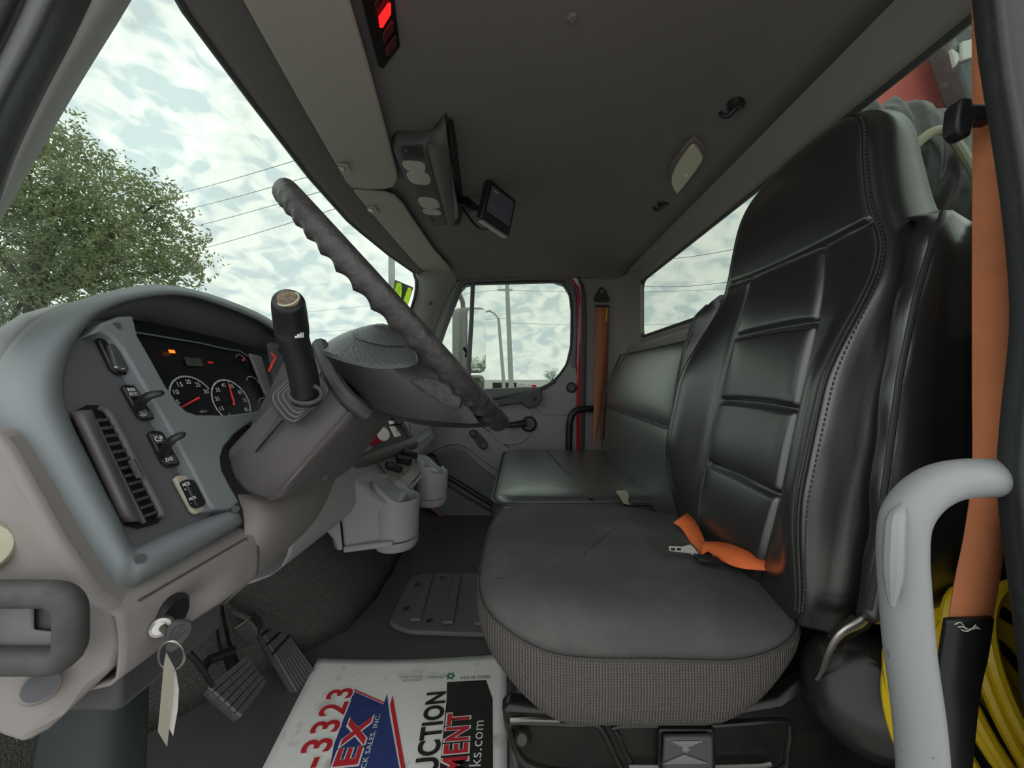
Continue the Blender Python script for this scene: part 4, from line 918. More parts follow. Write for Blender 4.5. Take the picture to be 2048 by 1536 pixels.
kn2 = cyl('side_knob', P(1046, 1468, .578), P(1044, 1480, .552), .012, 'gloss_black', ds, prof=[(0, .014), (.4, .012), (.5, .010), (.9, .010), (1, .007)])
rk = slab('rocker_housing', [P(1368+a, 1490+b_, .575) for a, b_ in rrect(56, 46, 8, 3)], (0, -.012, 0), 'gloss_black', ds, bevel=.003)
slab('rocker_key', [P(a, b_, .560) for a, b_ in [(1325, 1464), (1420, 1462), (1422, 1526), (1322, 1530)]], (0, -.010, 0), 'dark_plastic', rk, bevel=.004)
slab('rocker_face', [P(a, b_, .549) for a, b_ in [(1324, 1527), (1368, 1508), (1419, 1526)]], (0, -.0012, 0), 'steel', rk)
for i in range(4):
    slab('rocker_print', [P(a, b_, .5492) for a, b_ in [(1342+i*7, 1482+i*3.3), (1404-i*8, 1481+i*3.3), (1404-i*8, 1484+i*3.3), (1342+i*7, 1485+i*3.3)]], (0, -.0006, 0), 'steel', rk)
slab('rocker_diamond', [P(a, b_, .5492) for a, b_ in [(1362, 1498), (1371, 1492), (1380, 1498), (1371, 1505)]], (0, -.0008, 0), 'steel', rk)
tube('chrome_bracket', [P(1735, 1222, .50), P(1722, 1244, .495), P(1690, 1262, .495), P(1670, 1282, .50), P(1655, 1312, .51), P(1640, 1350, .53), P(1615, 1385, .55)], [.008, .0075, .006, .005, .004, .003, .0025], 'steel', ds, n=10, smooth_n=5, flat=.6)
slab('hinge_plate', [P(a, b_, .515) for a, b_ in [(1650, 1268), (1700, 1225), (1735, 1228), (1725, 1248), (1680, 1275), (1660, 1300)]], (0, -.012, 0), 'gloss_black', ds, bevel=.003)
rc = cyl('recliner_cover', P(1735, 1380, .56), P(1728, 1384, .50), .075, 'gloss_black', ds, n=36, prof=[(0, .078), (.55, .076), (.8, .070), (.92, .060), (1, .03)])
for i in range(4): tube('cover_rib', [P(1735+i*6, 1308+i*2, .50), P(1790+i*4, 1350+i*2, .50)], .0016, 'gloss_black', rc, n=6)
cyl('shield_bolt', P(1636, 1412, .575), P(1634, 1410, .558), .014, 'gloss_black', ds, prof=[(0, .016), (.5, .014), (.9, .008), (1, .002)])
box('suspension_box', W(.20, .80, -.64), .22, .20, .15, 'black_plastic', ds, bevel=.02)
# ================================================================== BENCH
bn = root('passenger_bench', 'glossy black vinyl passenger bench with piped backrest', 'bench seat', W(.2, 1.75, -.8))
def padbox(name, x0, x1, y0, y1, z0, z1, r, m, par, tilt=0., puff=.01, n=10):
    hx_, hy_ = (x1-x0)/2, (y1-y0)/2; cx_, cy_ = (x0+x1)/2, (y0+y1)/2; loops = []
    for z, f in ((z0, .95), (z0+.01, .99), (z0+(z1-z0)*.5, 1.0), (z1-r*1.0, 1.0), (z1-r*.45, .992), (z1-r*.1, .965), (z1+puff*.3, .90), (z1+puff*.8, .6), (z1+puff, .2)):
        rr_ = min(r*1.6, hx_*.9, hy_*.9); loops.append([W(cx_+a*f+tilt*(z-z0), cy_+b_*(1-(1-f)*hx_/hy_), z) for a, b_ in rrect(hx_, hy_, rr_, 5)])
    return loft(name, loops, m, par, sharp=0)
padbox('cushion', -.105, .50, 1.30, 2.20, -.60, -.412, .045, 'bench_vinyl', bn, puff=.014)
tube('cushion_piping', cr([W(a, b_, -.428) for a, b_ in [(.45, 1.297), (.1, 1.297), (-.06, 1.300), (-.100, 1.335), (-.106, 1.45), (-.106, 2.10), (-.09, 2.185), (.0, 2.20), (.45, 2.20)]], 4), .006, 'piping', bn, n=8)
tube('cross_piping', [W(.235, 1.30, -.410), W(.21, 1.45, -.402), (W(.17, 1.75, -.399)), W(.14, 2.05, -.402), W(.13, 2.19, -.414)], .005, 'piping', bn, n=8, smooth_n=4)
# backrest panel: tilted
rows = []
YB = [1.14, 1.16, 1.20, 1.35, 1.6, 1.85, 2.02, 2.10, 2.125, 2.135]
for y in YB:
    ey = .03*max(0, (y-2.02)/.115)**2+.03*max(0, (1.2-y)/.06)**2; row = []
    for z, x in ((-.44, .44), (-.36, .437), (-.25, .44), (-.175, .452), (-.160, .462), (-.148, .450), (-.10, .452), (0, .478), (.08, .502), (.115, .520), (.128, .540), (.130, .57), (.10, .595), (-.44, .595)):
        far = max(0, (y-1.9))*.0; row.append(W(x+ey, y, z-(.10*max(0, (y-2.03)/.105)**2 if z > .0 else 0)))
    rows.append(row)
grid('backrest', rows, 'bench_vinyl', bn, sharp=0, sub=1)
tube('back_piping', [W(.459, y, -.158) for y in (1.15, 1.4, 1.7, 2.0, 2.12)], .004, 'piping', bn, n=8)
tube('top_piping', [W(.522, 1.15, .118), W(.522, 1.6, .118), W(.522, 2.0, .118), W(.527, 2.07, .11), W(.52, 2.12, .07), W(.48, 2.137, -.03), W(.455, 2.137, -.16), W(.445, 2.137, -.40)], .004, 'piping', bn, n=8, smooth_n=4)
slab('worn_patch', [P(a, b_, d) for a, b_, d in [(1232, 983, 1.285), (1252, 981, 1.285), (1258, 990, 1.28), (1256, 1003, 1.28), (1262, 1010, 1.28), (1248, 1008, 1.28), (1240, 995, 1.28)]], (0, .008, 0), 'beige', bn)
box('bench_base', W(.18, 1.75, -.70), .26, .40, .098, 'black_plastic', bn, bevel=.01)
# ================================================================== BELTS
def ribbon(name, L, R, m, par, th=.0022, n=6, **k):
    l, r = cr(L, n), cr(R, n); return grid(name, [[a, a.lerp(b_, .5), b_] for a, b_ in zip(l, r)], m, par, sharp=0, solid=th, **k)
db = root('driver_seat_belt', 'faded orange driver seat belt hanging down the door pillar', 'seat belt', P(1900, 1500, .40))
ribbon('strap', [P(1944, -40, .46), P(1945, 230, .455), P(1944, 500, .45), P(1944, 760, .44), P(1944, 940, .43), P(1930, 1060, .42), P(1912, 1150, .41), P(1897, 1240, .405)],
       [P(1990, -40, .44), P(2005, 230, .435), P(2035, 500, .43), P(2035, 760, .42), P(2022, 940, .415), P(2010, 1060, .41), P(2000, 1150, .40), P(1984, 1240, .395)], 'belt', db)
slab('loop_guide', [P(a, b_, .425) for a, b_ in [(1916, 240), (1920, 205), (1928, 192), (1948, 192), (1950, 205), (2000, 206), (2000, 238), (1952, 237), (1946, 270), (1930, 272), (1918, 260)]], (0, .018, 0), 'black_plastic', db, bevel=.005, seg=3)
ribbon('sleeve', [P(1891, 1238, .400), P(1880, 1310, .40), P(1868, 1400, .40), P(1858, 1600, .40)], [P(1984, 1234, .39), P(1972, 1310, .39), P(1954, 1400, .39), P(1935, 1600, .39)], 'black_plastic', db, th=.006)
for i in range(3): tube('frayed_thread', [P(1910+i*6, 1249+i*5, .388), P(1922+i*6, 1245+i*9, .385), P(1936+i*5, 1262-i*3, .386), P(1952+i*4, 1250+i*4, .387)], .0005, 'label_white', db, n=5, smooth_n=3)
pb = root('passenger_seat_belt', 'orange brown passenger seat belt on the far pillar', 'seat belt', P(1190, 890, 2.2))
ribbon('strap', [P(1192, 612, 2.26), P(1191, 640, 2.25), P(1189, 760, 2.22), P(1187, 840, 2.19), P(1187, 872, 2.17), P(1189, 893, 2.16)], [P(1217, 612, 2.255), P(1216, 640, 2.25), P(1208, 760, 2.22), P(1199, 840, 2.19), P(1193, 872, 2.17), P(1191, 893, 2.16)], 'belt_far', pb)
ribbon('strap_behind', [P(1203, 625, 2.268), P(1205, 760, 2.25), P(1200, 880, 2.22)], [P(1218, 625, 2.268), P(1215, 760, 2.25), P(1208, 880, 2.22)], 'belt_dark', pb)
ag = slab('anchor', [P(a, b_, 2.262) for a, b_ in [(1187, 598), (1196, 580), (1204, 573), (1211, 580), (1219, 598), (1216, 602), (1190, 602)]], (0, .012, 0), 'black_plastic', pb, bevel=.004)
cyl('anchor_bolt', P(1204, 582, 2.262), P(1204, 582, 2.25), .014, 'black_plastic', pb)
for y in (601, 612): boxv('belt_loop', P(1204, y, 2.25), V((.042, 0, 0)), V((0, .008, 0)), V((0, 0, .006)), 'black_plastic', pb, bevel=.002)
tube('yellow_fray', [P(1214, 616, 2.248), P(1213, 630, 2.243), P(1212, 643, 2.24)], .004, 'yellow_hose', pb, n=6)
lbt = root('lap_belt', 'bright orange lap belt end twisted on the driver seat cushion', 'seat belt', P(1420, 1120, .72))
ribbon('strap', [P(1347, 1046, .87), P(1362, 1056, .85), P(1382, 1086, .80), P(1402, 1108, .745), P(1416, 1104, .735), P(1440, 1120, .70), P(1480, 1136, .665), P(1545, 1142, .64)],
       [P(1374, 1026, .90), P(1390, 1042, .87), P(1408, 1078, .80), P(1404, 1088, .765), P(1412, 1084, .76), P(1450, 1086, .735), P(1490, 1100, .69), P(1545, 1130, .65)], 'belt_bright', lbt, n=8)
tg = slab('latch_tongue', [P(a, b_, .700) for a, b_ in [(1338, 1094), (1366, 1095), (1382, 1091), (1388, 1096), (1402, 1114), (1392, 1116), (1382, 1107), (1366, 1105), (1339, 1102)]], (0, .002, .001), 'bright_metal', lbt)
for x in (1346, 1358): slab('tongue_slot', [P(x+a, 1098.5+b_, .6995) for a, b_ in rrect(4, 2.4, 1, 2)], (0, .0006, 0), 'black_plastic', tg)
boxv('tongue_grip', P(1416, 1119, .690), V((.022, 0, -.003)), V((0, .012, 0)), V((0, 0, .004)), 'black_plastic', lbt, bevel=.002)
# ================================================================== GRAB HANDLES
gh = root('driver_grab_handle', 'grey tubular grab handle bent beside the driver seat', 'grab handle', P(1840, 1536, .30))
tube('bar', [P(2030, 952, .335), P(1990, 955, .320), P(1940, 956, .315), P(1885, 966, .312), P(1838, 996, .31), P(1810, 1040, .308), P(1804, 1100, .306), P(1808, 1180, .304), P(1818, 1300, .302), P(1838, 1450, .300), P(1850, 1620, .298)], .0156, 'handle_grey', gh, n=20, smooth_n=6)
tube('seam_ridge', [P(1806, 1010, .302), P(1792, 1040, .296), P(1788, 1090, .292), P(1786, 1150, .2905), P(1784, 1210, .291)], [.002, .006, .0065, .006, .002], 'handle_grey', gh, n=10, smooth_n=4)
gh2 = root('passenger_grab_handle', 'black tubular grab handle beside the passenger door', 'grab handle', P(1140, 890, 2.2))
tube('bar', [P(1200, 818, 2.29), P(1175, 818, 2.265), P(1155, 820, 2.25), P(1145, 828, 2.245), P(1140, 842, 2.24), P(1138, 870, 2.24), P(1138, 930, 2.24)], .020, 'black_plastic', gh2, n=14, smooth_n=5)
# ================================================================== YELLOW HOSE
yh = root('coiled_hose', 'shiny yellow hose coiled on the floor behind the driver seat', 'hose', P(1990, 1500, .5))
random.seed(11)
pts = []
cc_ = P(2040, 1440, .455)
ax1 = V((.075, -.02, -.085)); ax2 = V((.035, .03, .075))
for i in range(11*22):
    a = 2*math.pi*i/22; turn = i/22; k = (turn-5)*.0105
    rr_ = 1.0+.10*math.sin(turn*2.3)+.06*math.sin(turn*5.1+a)
    pts.append(cc_+ax1*math.cos(a)*rr_*.95+ax2*math.sin(a)*rr_+V((-.75, .25, -.6)).normalized()*k*1.25)
tube('hose', pts, .0072, 'yellow_hose', yh, n=8, smooth_n=2)
# ================================================================== CEILING FITTINGS
def vis(loop, zf_): return [PZ(a, b_, zf_(a, b_)) for a, b_ in loop]
v1 = root('sun_visor', 'large beige driver sun visor folded up above the windscreen', 'sun visor', PZ(640, 200, .61), 'sun visors')
lp1 = [(440, -80, .580), (512, 50, .580), (556, 128, .580), (600, 206, .581), (650, 292, .582), (693, 366, .584), (703, 376, .586), (735, 379, .597), (770, 379, .607), (788, 374, .612), (796, 360, .615), (794, 340, .617), (772, 258, .619), (737, 130, .620), (700, 5, .620), (672, -90, .620)]
slab('visor_board', [PZ(a, b_, z) for a, b_, z in lp1], V((-.002, 0, .012)), 'visor', v1, bevel=.005, seg=3)
slab('clip_plate', [PZ(a, b_, .579) for a, b_ in [(676, 329), (694, 330), (703, 346), (688, 347)]], (0, 0, .004), 'visor', v1, bevel=.001)
boxv('clip', PZ(683, 337, .5775), V((.006, .004, 0)), V((-.003, .010, 0)), V((0, 0, .002)), 'steel', v1, bevel=.001)
v2 = root('sun_visor', 'smaller beige passenger sun visor beyond the overhead console', 'sun visor', PZ(800, 460, .60), 'sun visors')
lp2 = [(707, 384, .586), (716, 382, .589), (770, 387, .606), (790, 393, .611), (806, 408, .613), (830, 445, .614), (868, 500, .614), (898, 534, .612), (902, 541, .608), (893, 547, .602), (878, 547, .598), (860, 541, .592), (846, 541, .588), (838, 535, .586), (800, 493, .585), (750, 435, .585)]
slab('visor_board', [PZ(a, b_, z) for a, b_, z in lp2], V((-.002, 0, .012)), 'visor', v2, bevel=.005, seg=3)
slab('clip_plate', [PZ(a, b_, .584) for a, b_ in [(734, 414), (750, 415), (759, 428), (744, 428)]], (0, 0, .004), 'visor', v2, bevel=.001)
boxv('clip', PZ(741, 420, .5825), V((.008, .005, 0)), V((-.004, .014, 0)), V((0, 0, .002)), 'steel', v2, bevel=.001)
oc = root('overhead_console', 'dark grey overhead console with four reading lamp lenses and speaker grille', 'overhead console', PZ(860, 360, .63))
ST = [[(865, 258, .648), (872, 250, .648), (890, 228, .650), (905, 207, .655)], [(845, 277, .626), (862, 272, .622), (893, 262, .620), (908, 240, .655)], [(797, 289, .606), (852, 288, .605), (898, 300, .604), (914, 285, .655)],
      [(789, 304, .602), (856, 310, .602), (901, 340, .602), (919, 330, .655)], [(815, 365, .602), (872, 372, .602), (906, 392, .604), (926, 385, .655)], [(838, 423, .604), (888, 428, .604), (908, 440, .606), (927, 425, .655)], [(862, 452, .615), (893, 450, .615), (908, 452, .620), (920, 446, .650)]]
S3 = [[PZ(*p) for p in r] for r in ST]
grid('lamp_panel', [[r[0]+V((-.008, 0, .045)), r[0], r[1]] for r in S3], 'column', oc, sharp=40, solid=.003)
grid('middle_face', [[r[1]+V((0, 0, .0015)), r[2]] for r in S3], 'column', oc, sharp=40, solid=.003)
grid('rear_face', [[r[2], r[3]] for r in S3], 'gloss_black', oc, sharp=40, solid=.003)
for lp in ([(806, 323), (846, 326), (850, 342), (842, 345), (814, 341)], [(814, 345), (850, 346), (860, 357), (860, 366), (852, 370), (824, 366)], [(837, 397), (868, 398), (878, 409), (876, 417), (846, 416)], [(847, 419), (876, 421), (881, 430), (852, 429)]):
    slab('lamp_lens', [PZ(p.x, p.y, .5992) for p in cr([(a, b_, 0) for a, b_ in lp], 3, True)], (0, 0, .004), 'lens', oc, bevel=.001)
for i in range(12):
    x0 = 803+i*3.6; slab('grille_slot', [PZ(a, b_, .5992) for a, b_ in [(x0, 296-i*.6), (x0+1.4, 296-i*.6), (x0+5.4, 319-i*.2), (x0+4.0, 319-i*.2)]], (0, 0, .002), 'black_plastic', oc)
for a, b_ in ((844, 383), (866, 443), (812, 300)): cyl('panel_screw', PZ(a, b_, .602), PZ(a, b_, .598), .006, 'black_plastic', oc, n=12)
# ---- warning lamp panel
wp = root('warning_lamp_panel', 'black panel of red warning lamps above the driver visor', 'lamp panel', PZ(770, 60, .64))
slab('panel', [PZ(a, b_, z) for a, b_, z in [(715, -40, .635), (722, 0, .633), (755, 132, .630), (766, 139, .634), (800, 95, .645), (792, 30, .645), (785, -40, .645)]], (0, 0, .012), 'gloss_black', wp, bevel=.002)
for i, (lp, m_) in enumerate((([(749, 8), (762, -12), (768, -6), (768, 6), (756, 24), (751, 22)], 'lens_red_off'), ([(757, 38), (776, 11), (782, 12), (782, 30), (766, 57), (759, 56)], 'lamp_red'), ([(765, 70), (782, 45), (788, 47), (788, 62), (772, 86), (767, 86)], 'lens_red_off'), ([(771, 98), (788, 74), (793, 77), (793, 90), (778, 112), (773, 112)], 'lens_red_off'))):
    slab('lamp', [PZ(a, b_, .6315+.004*(a-750)/40) for a, b_ in lp], (0, 0, .006), m_, wp, bevel=.0015)
# ---- camera monitor on an arm
mo = root('camera_monitor', 'small black rear view camera monitor hanging on a bracket', 'monitor', P(995, 415, 1.3))
fA, fB, fC, fD = P(980, 358, 1.25), P(1033, 401, 1.35), P(1019, 474, 1.35), P(962, 436, 1.25)
wv_, hv_ = fB-fA, fD-fA; nm_ = wv_.cross(hv_).normalized()
if nm_.y > 0: nm_ = -nm_
slab('housing', [fA, fB, fC, fD], -nm_*.028, 'black_plastic', mo, bevel=.004)
bq = lambda u, v: fA.lerp(fB, u).lerp(fD.lerp(fC, u), v)
sc_ = slab('screen', [bq(.10, .10)+nm_*.0004, bq(.92, .10)+nm_*.0004, bq(.92, .76)+nm_*.0004, bq(.10, .76)+nm_*.0004], nm_*.0008, 'screen', mo)
for i in range(6): c = bq(.14+.13*i, .88); boxv('button', c+nm_*.001, wv_.normalized()*.0035, hv_.normalized()*.002, nm_*.001, 'dark_plastic', mo, bevel=.0006)
boxv('base_strip', bq(.5, 1.0)-nm_*.012+hv_.normalized()*.003, wv_*.46, nm_*.012, hv_.normalized()*.003, 'steel', mo, bevel=.001)
text('screen_logo', 'AV1', bq(.20, .22)+nm_*.002, wv_, -hv_, .016, .006, 'gauge_mark', mo)
tube('bracket_arm', [P(922, 396, 1.40), P(936, 408, 1.38), P(948, 420, 1.34), P(964, 424, 1.30)], [.020, .018, .020, .018], 'black_plastic', mo, n=10)
boxv('bracket_foot', P(920, 396, 1.42), V((.010, .0, .006)), V((0, .05, 0)), V((-.004, 0, .014)), 'gloss_black', mo, bevel=.003)
tube('cable', [P(925, 415, 1.42), P(942, 440, 1.40), P(955, 455, 1.38), P(968, 460, 1.36), P(980, 455, 1.34)], .005, 'black_plastic', mo, n=8, smooth_n=4)
for a, b_ in ((918, 373), (922, 387), (909, 412)): cyl('bracket_screw', P(a, b_, 1.385), P(a+1, b_+.5, 1.38), .004, 'chrome', mo, n=10)
# ---- dome light, hooks, buttons
dl = root('dome_light', 'cream plastic dome light on the rear of the headliner', 'dome light', PZ(1375, 330, .63))
dz = lambda a, b_, o_=0: PZ(a, b_, .632-o_)
slab('bezel', [dz(a, b_) for a, b_ in [(1390, 276), (1409, 292), (1410, 318), (1364, 382), (1349, 386), (1337, 362), (1342, 332), (1374, 288)]], (0, 0, .01), 'header', dl, bevel=.003)
slab('lens', [dz(a, b_, .001) for a, b_ in cr([(1389, 286, 0), (1402, 300, 0), (1403, 317, 0), (1362, 373, 0), (1352, 378, 0), (1343, 358, 0), (1350, 333, 0), (1375, 296, 0)], 3, True) for a, b_ in [(a.x, a.y)]] if False else [dz(p.x, p.y, .001) for p in cr([(1389, 286, 0), (1402, 300, 0), (1403, 317, 0), (1362, 373, 0), (1352, 378, 0), (1343, 358, 0), (1350, 333, 0), (1375, 296, 0)], 3, True)], (0, 0, -.012), 'dome_lens', dl, bevel=.005, seg=3)
cyl('switch_dot', dz(1372, 350, .012), dz(1372, 350, .017), .006, 'lens', dl, n=14)
for (a, b_), s_, lbl in (((1472, 215), 1.25, 'black coat hook nearer the driver seat on the headliner'), ((1326, 411), 1.0, 'black coat hook beyond the dome light on the headliner')):
    c = PZ(a, b_, .625); hk = root('coat_hook', lbl, 'coat hook', c, 'coat hooks')
    cyl('hook_base', c+V((0, 0, .012)), c+V((0, 0, -.004)), .02, 'black_plastic', hk, n=18, prof=[(0, .020), (.7, .018), (1, .012)])
    tube('hook_arm', [c, c+V((-.012, .008, -.012)), c+V((-.022, .016, -.008)), c+V((-.027, .02, .002))], [.007, .006, .006, .004], 'black_plastic', hk, n=8, smooth_n=3)
cyl_ = [((1145, 33), .656, 'pale hexagonal headliner button near the top of the picture'), ((1070, 431), .656, 'small pale headliner clip beyond the monitor')]
for (a, b_), z, lbl in cyl_:
    c = PZ(a, b_, z); o_ = cyl('headliner_button', c+V((0, 0, .004)), c-V((0, 0, .006)), .010, 'header', None, n=6, prof=[(0, .011), (.7, .010), (1, .007)])
    o_['label'] = lbl; o_['category'] = 'button'; o_['group'] = 'headliner buttons'
# ================================================================== WINDSCREEN STICKER
sk = root('windscreen_sticker', 'black sticker with two yellow green figures inside the windscreen', 'sticker', P(806, 590, 2.07))
slab('backing', [P(a, b_, 2.07) for a, b_ in [(791, 560), (827, 575), (813, 620), (783, 600)]], (-.003, .001, 0), 'sticker_black', sk)
slab('figure', [P(a, b_, 2.068) for a, b_ in [(794, 566), (801, 566), (804, 572), (802, 598), (786, 590)]], (.001, -.001, 0), 'sticker_green', sk)
slab('figure', [P(a, b_, 2.068) for a, b_ in [(816, 575), (822, 576), (823, 582), (814, 616), (803, 612)]], (.001, -.001, 0), 'sticker_green', sk)
# ================================================================== OUTSIDE: MIRROR
mr = root('side_mirror', 'passenger side mirror seen through the door window', 'mirror', P(948, 740, 2.9))
def mloop(x0, x1, y0, y1, r, d0, d1): 
    cx_, cy_ = (x0+x1)/2, (y0+y1)/2; return [P(cx_+a, cy_+b_, d0+(d1-d0)*((cx_+a-x0)/(x1-x0))) for a, b_ in rrect((x1-x0)/2, (y1-y0)/2, r, 4)]
slab('housing', mloop(921, 974, 614, 746, 12, 2.80, 3.03), V((-.08, .06, 0)), 'pillar_grey', mr, bevel=.02, seg=3)
slab('glass', mloop(934, 971, 619, 741, 8, 2.855, 3.01), V((.004, -.004, 0)), 'mirror', mr)
tube('mirror_arm', [P(880, 590, 2.345), P(912, 583, 2.6), P(922, 596, 2.8), P(926, 612, 2.88), P(924, 660, 2.92), P(921, 745, 2.95), P(920, 800, 2.9)], .018, 'pillar_grey', mr, n=10, smooth_n=4)
slab('small_mirror', mloop(938, 970, 750, 792, 9, 2.83, 2.97), V((-.04, .03, 0)), 'pillar_grey', mr, bevel=.01)
slab('small_mirror_glass', mloop(943, 966, 756, 790, 7, 2.848, 2.95), V((.003, -.004, 0)), 'mirror', mr)
tube('clamp', [P(928, 695, 2.5), P(934, 706, 2.5), P(930, 712, 2.5), P(940, 706, 2.5)], .012, 'black_plastic', mr, n=8)
# ================================================================== OUTSIDE: POLES AND WIRES
def pole(name, lbl, cat, p0, p1, r0, r1, m='concrete_pole'):
    o_ = cyl(name, p0, p1, r0, m, None, r1=r1, n=14); o_['label'] = lbl; o_['category'] = cat; return o_
g0 = -1.05-H+.0
def down(px, d, py): return V(((px-CX)/F*d, d, -1.05)), P(px, py, d)
a, b_ = down(1024, 26, 540); up1 = root('utility_pole', 'tall pale utility pole seen through the passenger window', 'pole', a)
cyl('shaft', a, P(1013, 540, 26), .19, 'concrete_pole', up1, r1=.13, n=14)
boxv('cross_arm', P(1010, 580, 26), V((.5, 0, 0)), V((0, .06, 0)), V((0, 0, .05)), 'concrete_pole', up1)
a = V(((1010-CX)/F*24, 24, -1.05)); lp_ = root('street_lamp', 'grey street lamp with curved arm beside the utility pole', 'street lamp', a)
tube('post', [a, P(1007, 760, 24), P(997, 636, 24)], [.13, .11, .09], 'concrete_pole', lp_, n=10)
tube('arm', [P(997, 638, 24), P(993, 632, 24), P(986, 625, 24), P(979, 622.5, 24)], .05, 'concrete_pole', lp_, n=8)
boxv('lamp_head', P(977, 622.5, 24), V((.16, 0, .03)), V((0, .1, 0)), V((0, 0, .05)), 'concrete_pole', lp_, bevel=.02)
a = V(((785-CX)/F*14, 14, -1.05)); o_ = pole('utility_pole', 'thick grey pole behind the windscreen sticker', 'pole', a, P(783, 480, 14), .12, .115)
wires = [((250, 405), 30, (620, 312), 13, 'uppermost power line crossing the windscreen view'), ((250, 440), 30, (690, 332), 12, 'second power line down in the windscreen view'), ((250, 478), 30, (700, 366), 12, 'third power line down in the windscreen view'), ((250, 530), 30, (720, 402), 12, 'fourth power line down, behind the top of the steering wheel'),
         ((400, 640), 40, (1010, 578), 26, 'power line low behind the gear lever running to the pole'), ((400, 672), 40, (1012, 636), 26, 'lowest power line above the dashboard'),
         ((1013, 580), 26, (1500, 575), 28, 'power line right of the utility pole in the passenger window'), ((1013, 646), 26, (1500, 640), 28, 'lower power line right of the utility pole'),
         ((1250, 520), 20, (1560, 478), 14, 'upper power line crossing the rear window'), ((1250, 570), 20, (1560, 548), 14, 'lower power line crossing the rear window')]
for (p0, d0, p1, d1_, lbl) in wires:
    A, B = P(*p0, d0), P(*p1, d1_); pts = [A.lerp(B, i/8)-V((0, 0, .25*math.sin(i/8*math.pi))) for i in range(9)]
    o_ = tube('power_line', pts, .011, 'wire', None, n=5); o_['label'] = lbl; o_['category'] = 'power line'; o_['group'] = 'overhead power lines'
# ================================================================== OUTSIDE: TREES
def tree(lbl, blobs, base, nleaf, size, seed, limb):
    random.seed(seed); r_ = root('tree', lbl, 'tree', base)
    tube('trunk', [base, base.lerp(limb, .5)+V((.1, 0, 0)), limb], [.30, .24, .16], 'bark', r_, n=10)
    vs_, fs = [], []
    tot = sum(b_[1]**2 for b_ in blobs)
    for c, R, sq in blobs:
        tube('branch', [limb, limb.lerp(c, .5)+V((0, 0, .15)), c], [.09, .05, .02], 'bark', r_, n=6)
        ntw = int(nleaf*R*R/tot/14)
        for _ in range(ntw):
            while True:
                d = V((random.uniform(-1, 1), random.uniform(-1, 1), random.uniform(-1, 1)))
                if .05 < d.length < 1: break
            d = d.normalized()*(random.random()**.42); q_ = c+V((d.x*R, d.y*R, d.z*R*sq))*(1+.22*random.random()*(random.random() < .3))
            td = V((random.gauss(0, 1), random.gauss(0, 1), random.gauss(.2, .7))).normalized()
            for l in range(14):
                p = q_+td*(l*size*.55)+V((random.gauss(0, 1), random.gauss(0, 1), random.gauss(0, 1)))*size*.9
                u = V((random.gauss(0, 1), random.gauss(0, 1), random.gauss(0, 1))).normalized(); v = u.cross(V((random.gauss(0, 1), random.gauss(0, 1), random.gauss(0, 1)))).normalized()
                k = len(vs_); s_ = size*random.uniform(.6, 1.2)
                vs_ += [p-u*s_, p+v*s_*.42, p+u*s_, p-v*s_*.42]; fs.append((k, k+1, k+2, k+3))
    ob('foliage', vs_, fs, 'leaf', r_, smooth=False, kind='stuff'); return r_
D = 8.0
bl_ = [(P(150, 400, D), 1.35, .9), (P(60, 350, D), 1.2, .9), (P(230, 470, D), 1.25, .85), (P(310, 500, D), .9, .9), (P(60, 500, D), 1.5, .9), (P(180, 560, D), 1.2, .75), (P(-80, 430, D), 1.6, 1), (P(-60, 600, D), 1.2, .8), (P(130, 300, D), .7, .9), (P(310, 410, D), .62, .9), (P(345, 540, D), .55, .8), (P(20, 640, D+1), .7, .5)]
tree('leafy green oak tree ahead, left of the windscreen', bl_, V((P(60, 700, D).x, D, -1.05)), 40000, .052, 3, P(70, 600, D))
tree('distant small tree on the horizon in the passenger window', [(P(1105, 752, 60), .9, .8)], V((P(1105, 760, 60).x, 60, -1.05)), 500, .12, 5, P(1105, 758, 60))
# tree behind the truck, only seen in the side mirror
tree('green tree reflected in the side mirror, standing behind the truck', [(V((13.0, 5.6, .1)), 1.3, 1.1), (V((13.2, 4.9, .8)), .8, 1.1)], V((13, 5.4, -1.05)), 6000, .08, 6, V((13, 5.4, .6)))
# ================================================================== OUTSIDE: PARKED TRUCKS
def ptruck(lbl, px0, px1, py0, py1, d, body, cabm):
    r_ = root('parked_truck', lbl, 'truck', V((P((px0+px1)/2, py1, d).x, d, -1.05)), 'trucks parked across the yard')
    a, b_ = P(px0, py1, d), P(px1, py0, d); wd = b_.x-a.x
    boxv('chassis', V(((a.x+b_.x)/2, d, -.35)), V((wd/2, 0, 0)), V((0, .9, 0)), V((0, 0, .15)), 'black_plastic', r_)
    slab('body', [V((a.x, d, a.z-.5)), V((a.x+wd*.62, d, a.z-.5)), V((a.x+wd*.62, d, b_.z)), V((a.x, d, b_.z))], (0, 1.6, 0), body, r_, bevel=.05)
    slab('cab', [V((a.x+wd*.66, d, a.z-.5)), V((b_.x, d, a.z-.5)), V((b_.x, d, a.z+.1)), V((b_.x-wd*.12, d, a.z+.2)), V((b_.x-wd*.16, d, b_.z-.05)), V((a.x+wd*.66, d, b_.z-.05))], (0, 1.6, 0), cabm, r_, bevel=.05)
    for f in (.12, .3, .85):
        c = V((a.x+wd*f, d-.05, -.62)); cyl('wheel', c, c+V((0, .3, 0)), .43, 'rubber', r_, n=16)
ptruck('dark box truck with grey cab on the horizon', 985, 1062, 765, 776, 34, 'black_plastic', 'truck_white')
ptruck('red truck parked furthest right on the horizon', 1036, 1078, 768, 777, 38, 'truck_white', 'red_paint')
o_ = root('flatbed_rail', 'grey equipment rail parked close outside the passenger window', 'equipment', V((-.2, 6, -1.05)))
slab('rail', [P(930, 780, 6), P(1062, 774, 6), P(1066, 784, 6), P(1066, 795, 6), P(930, 812, 6)], (0, .25, 0), 'dark_plastic', o_, bevel=.01)
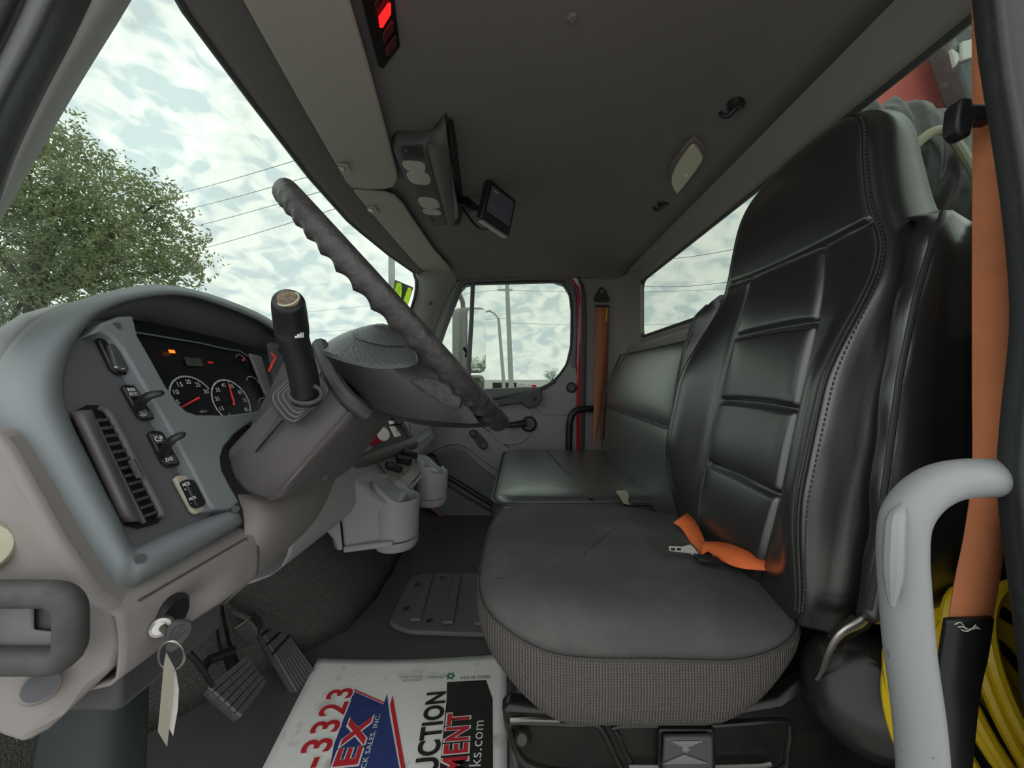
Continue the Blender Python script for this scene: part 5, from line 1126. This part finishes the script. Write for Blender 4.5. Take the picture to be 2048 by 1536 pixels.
for x in (945, 1060): slab('rail_leg', [P(x, 790, 6.05), P(x+8, 790, 6.05), V((P(x+8, 800, 6.05).x, 6.05, -1.05)), V((P(x, 800, 6.05).x, 6.05, -1.05))], (0, .1, 0), 'dirty_metal', o_)
# ================================================================== OUTSIDE: BEHIND THE CAB
cb = root('crane_boom', 'red painted crane boom plate behind the rear window', 'crane', V((1.3, 1.1, -.2)))
slab('boom_plate', [P(a, b_, 1.12) for a, b_ in [(1690, 130), (1720, 40), (1885, 60), (1930, 190), (1975, 330), (1990, 420), (1750, 420)]], (0, .10, 0), 'crane_red_haze', cb, bevel=.008)
slab('boom_rib', [P(a, b_, 1.10) for a, b_ in [(1922, 270), (1945, 262), (1948, 268), (1925, 278)]], (0, .03, 0), 'crane_red_haze', cb)
tube('boom_mast', [V((1.25, 1.25, -1.0)), V((1.25, 1.25, .6)), P(1840, 250, 1.2)], .07, 'crane_red_haze', cb, n=12)
mc = root('crane_machinery', 'grey weathered machinery beside the red boom behind the cab', 'machinery', V((1.25, .95, -.2)))
slab('machine_panel', [P(a, b_, 1.02) for a, b_ in [(1900, 80), (1905, 0), (1960, -10), (2050, 0), (2050, 460), (2000, 430), (1946, 215)]], (0, .06, 0), 'dirty_metal', mc, bevel=.006)
slab('bright_bracket', [P(a, b_, 1.01) for a, b_ in [(1904, 96), (1918, 106), (1920, 118), (1912, 132)]], (0, .01, 0), 'label_white', mc, bevel=.002)
slab('bright_bracket', [P(a, b_, 1.01) for a, b_ in [(1926, 82), (1950, 76), (1950, 112), (1926, 120)]], (0, .01, 0), 'label_white', mc, bevel=.002)
tp_ = root('tarp_bundle', 'wrinkled black tarp bundle outside the rear window', 'tarp', V((.95, .9, .9)))
random.seed(4); rows = []
cen = P(1810, 330, .86)
for i in range(90):
    t_ = i/89; c = P(1660+t_*300, 292-62*math.sin(t_*2.2)+150*t_**1.6+20*t_, .86); row = []
    for j in range(28):
        a = 2*math.pi*j/28; r0 = .075+.05*t_+.006*math.sin(t_*40+1.5*math.sin(a*2))+.004*math.sin(a*5+t_*20)+.003*math.sin(t_*70+a*3)
        row.append(c+V((-.02*math.cos(a)*0, -math.cos(a)*r0*.55, 0))+V((.15, 0, 1)).normalized()*math.sin(a)*r0+V((.3, 0, -.3))*.02)
    rows.append(row)
loft('tarp', rows, 'tarp', tp_, sharp=0)
hz = tube('cream_hose', [P(1800, 320, .80), P(1840, 282, .79), P(1865, 264, .785), P(1890, 262, .78), P(1910, 282, .78), P(1938, 325, .78), P(1975, 390, .78)], .009, 'beige', None, n=10, smooth_n=5)
hz['label'] = 'cream hose looped over the black tarp behind the cab'; hz['category'] = 'hose'
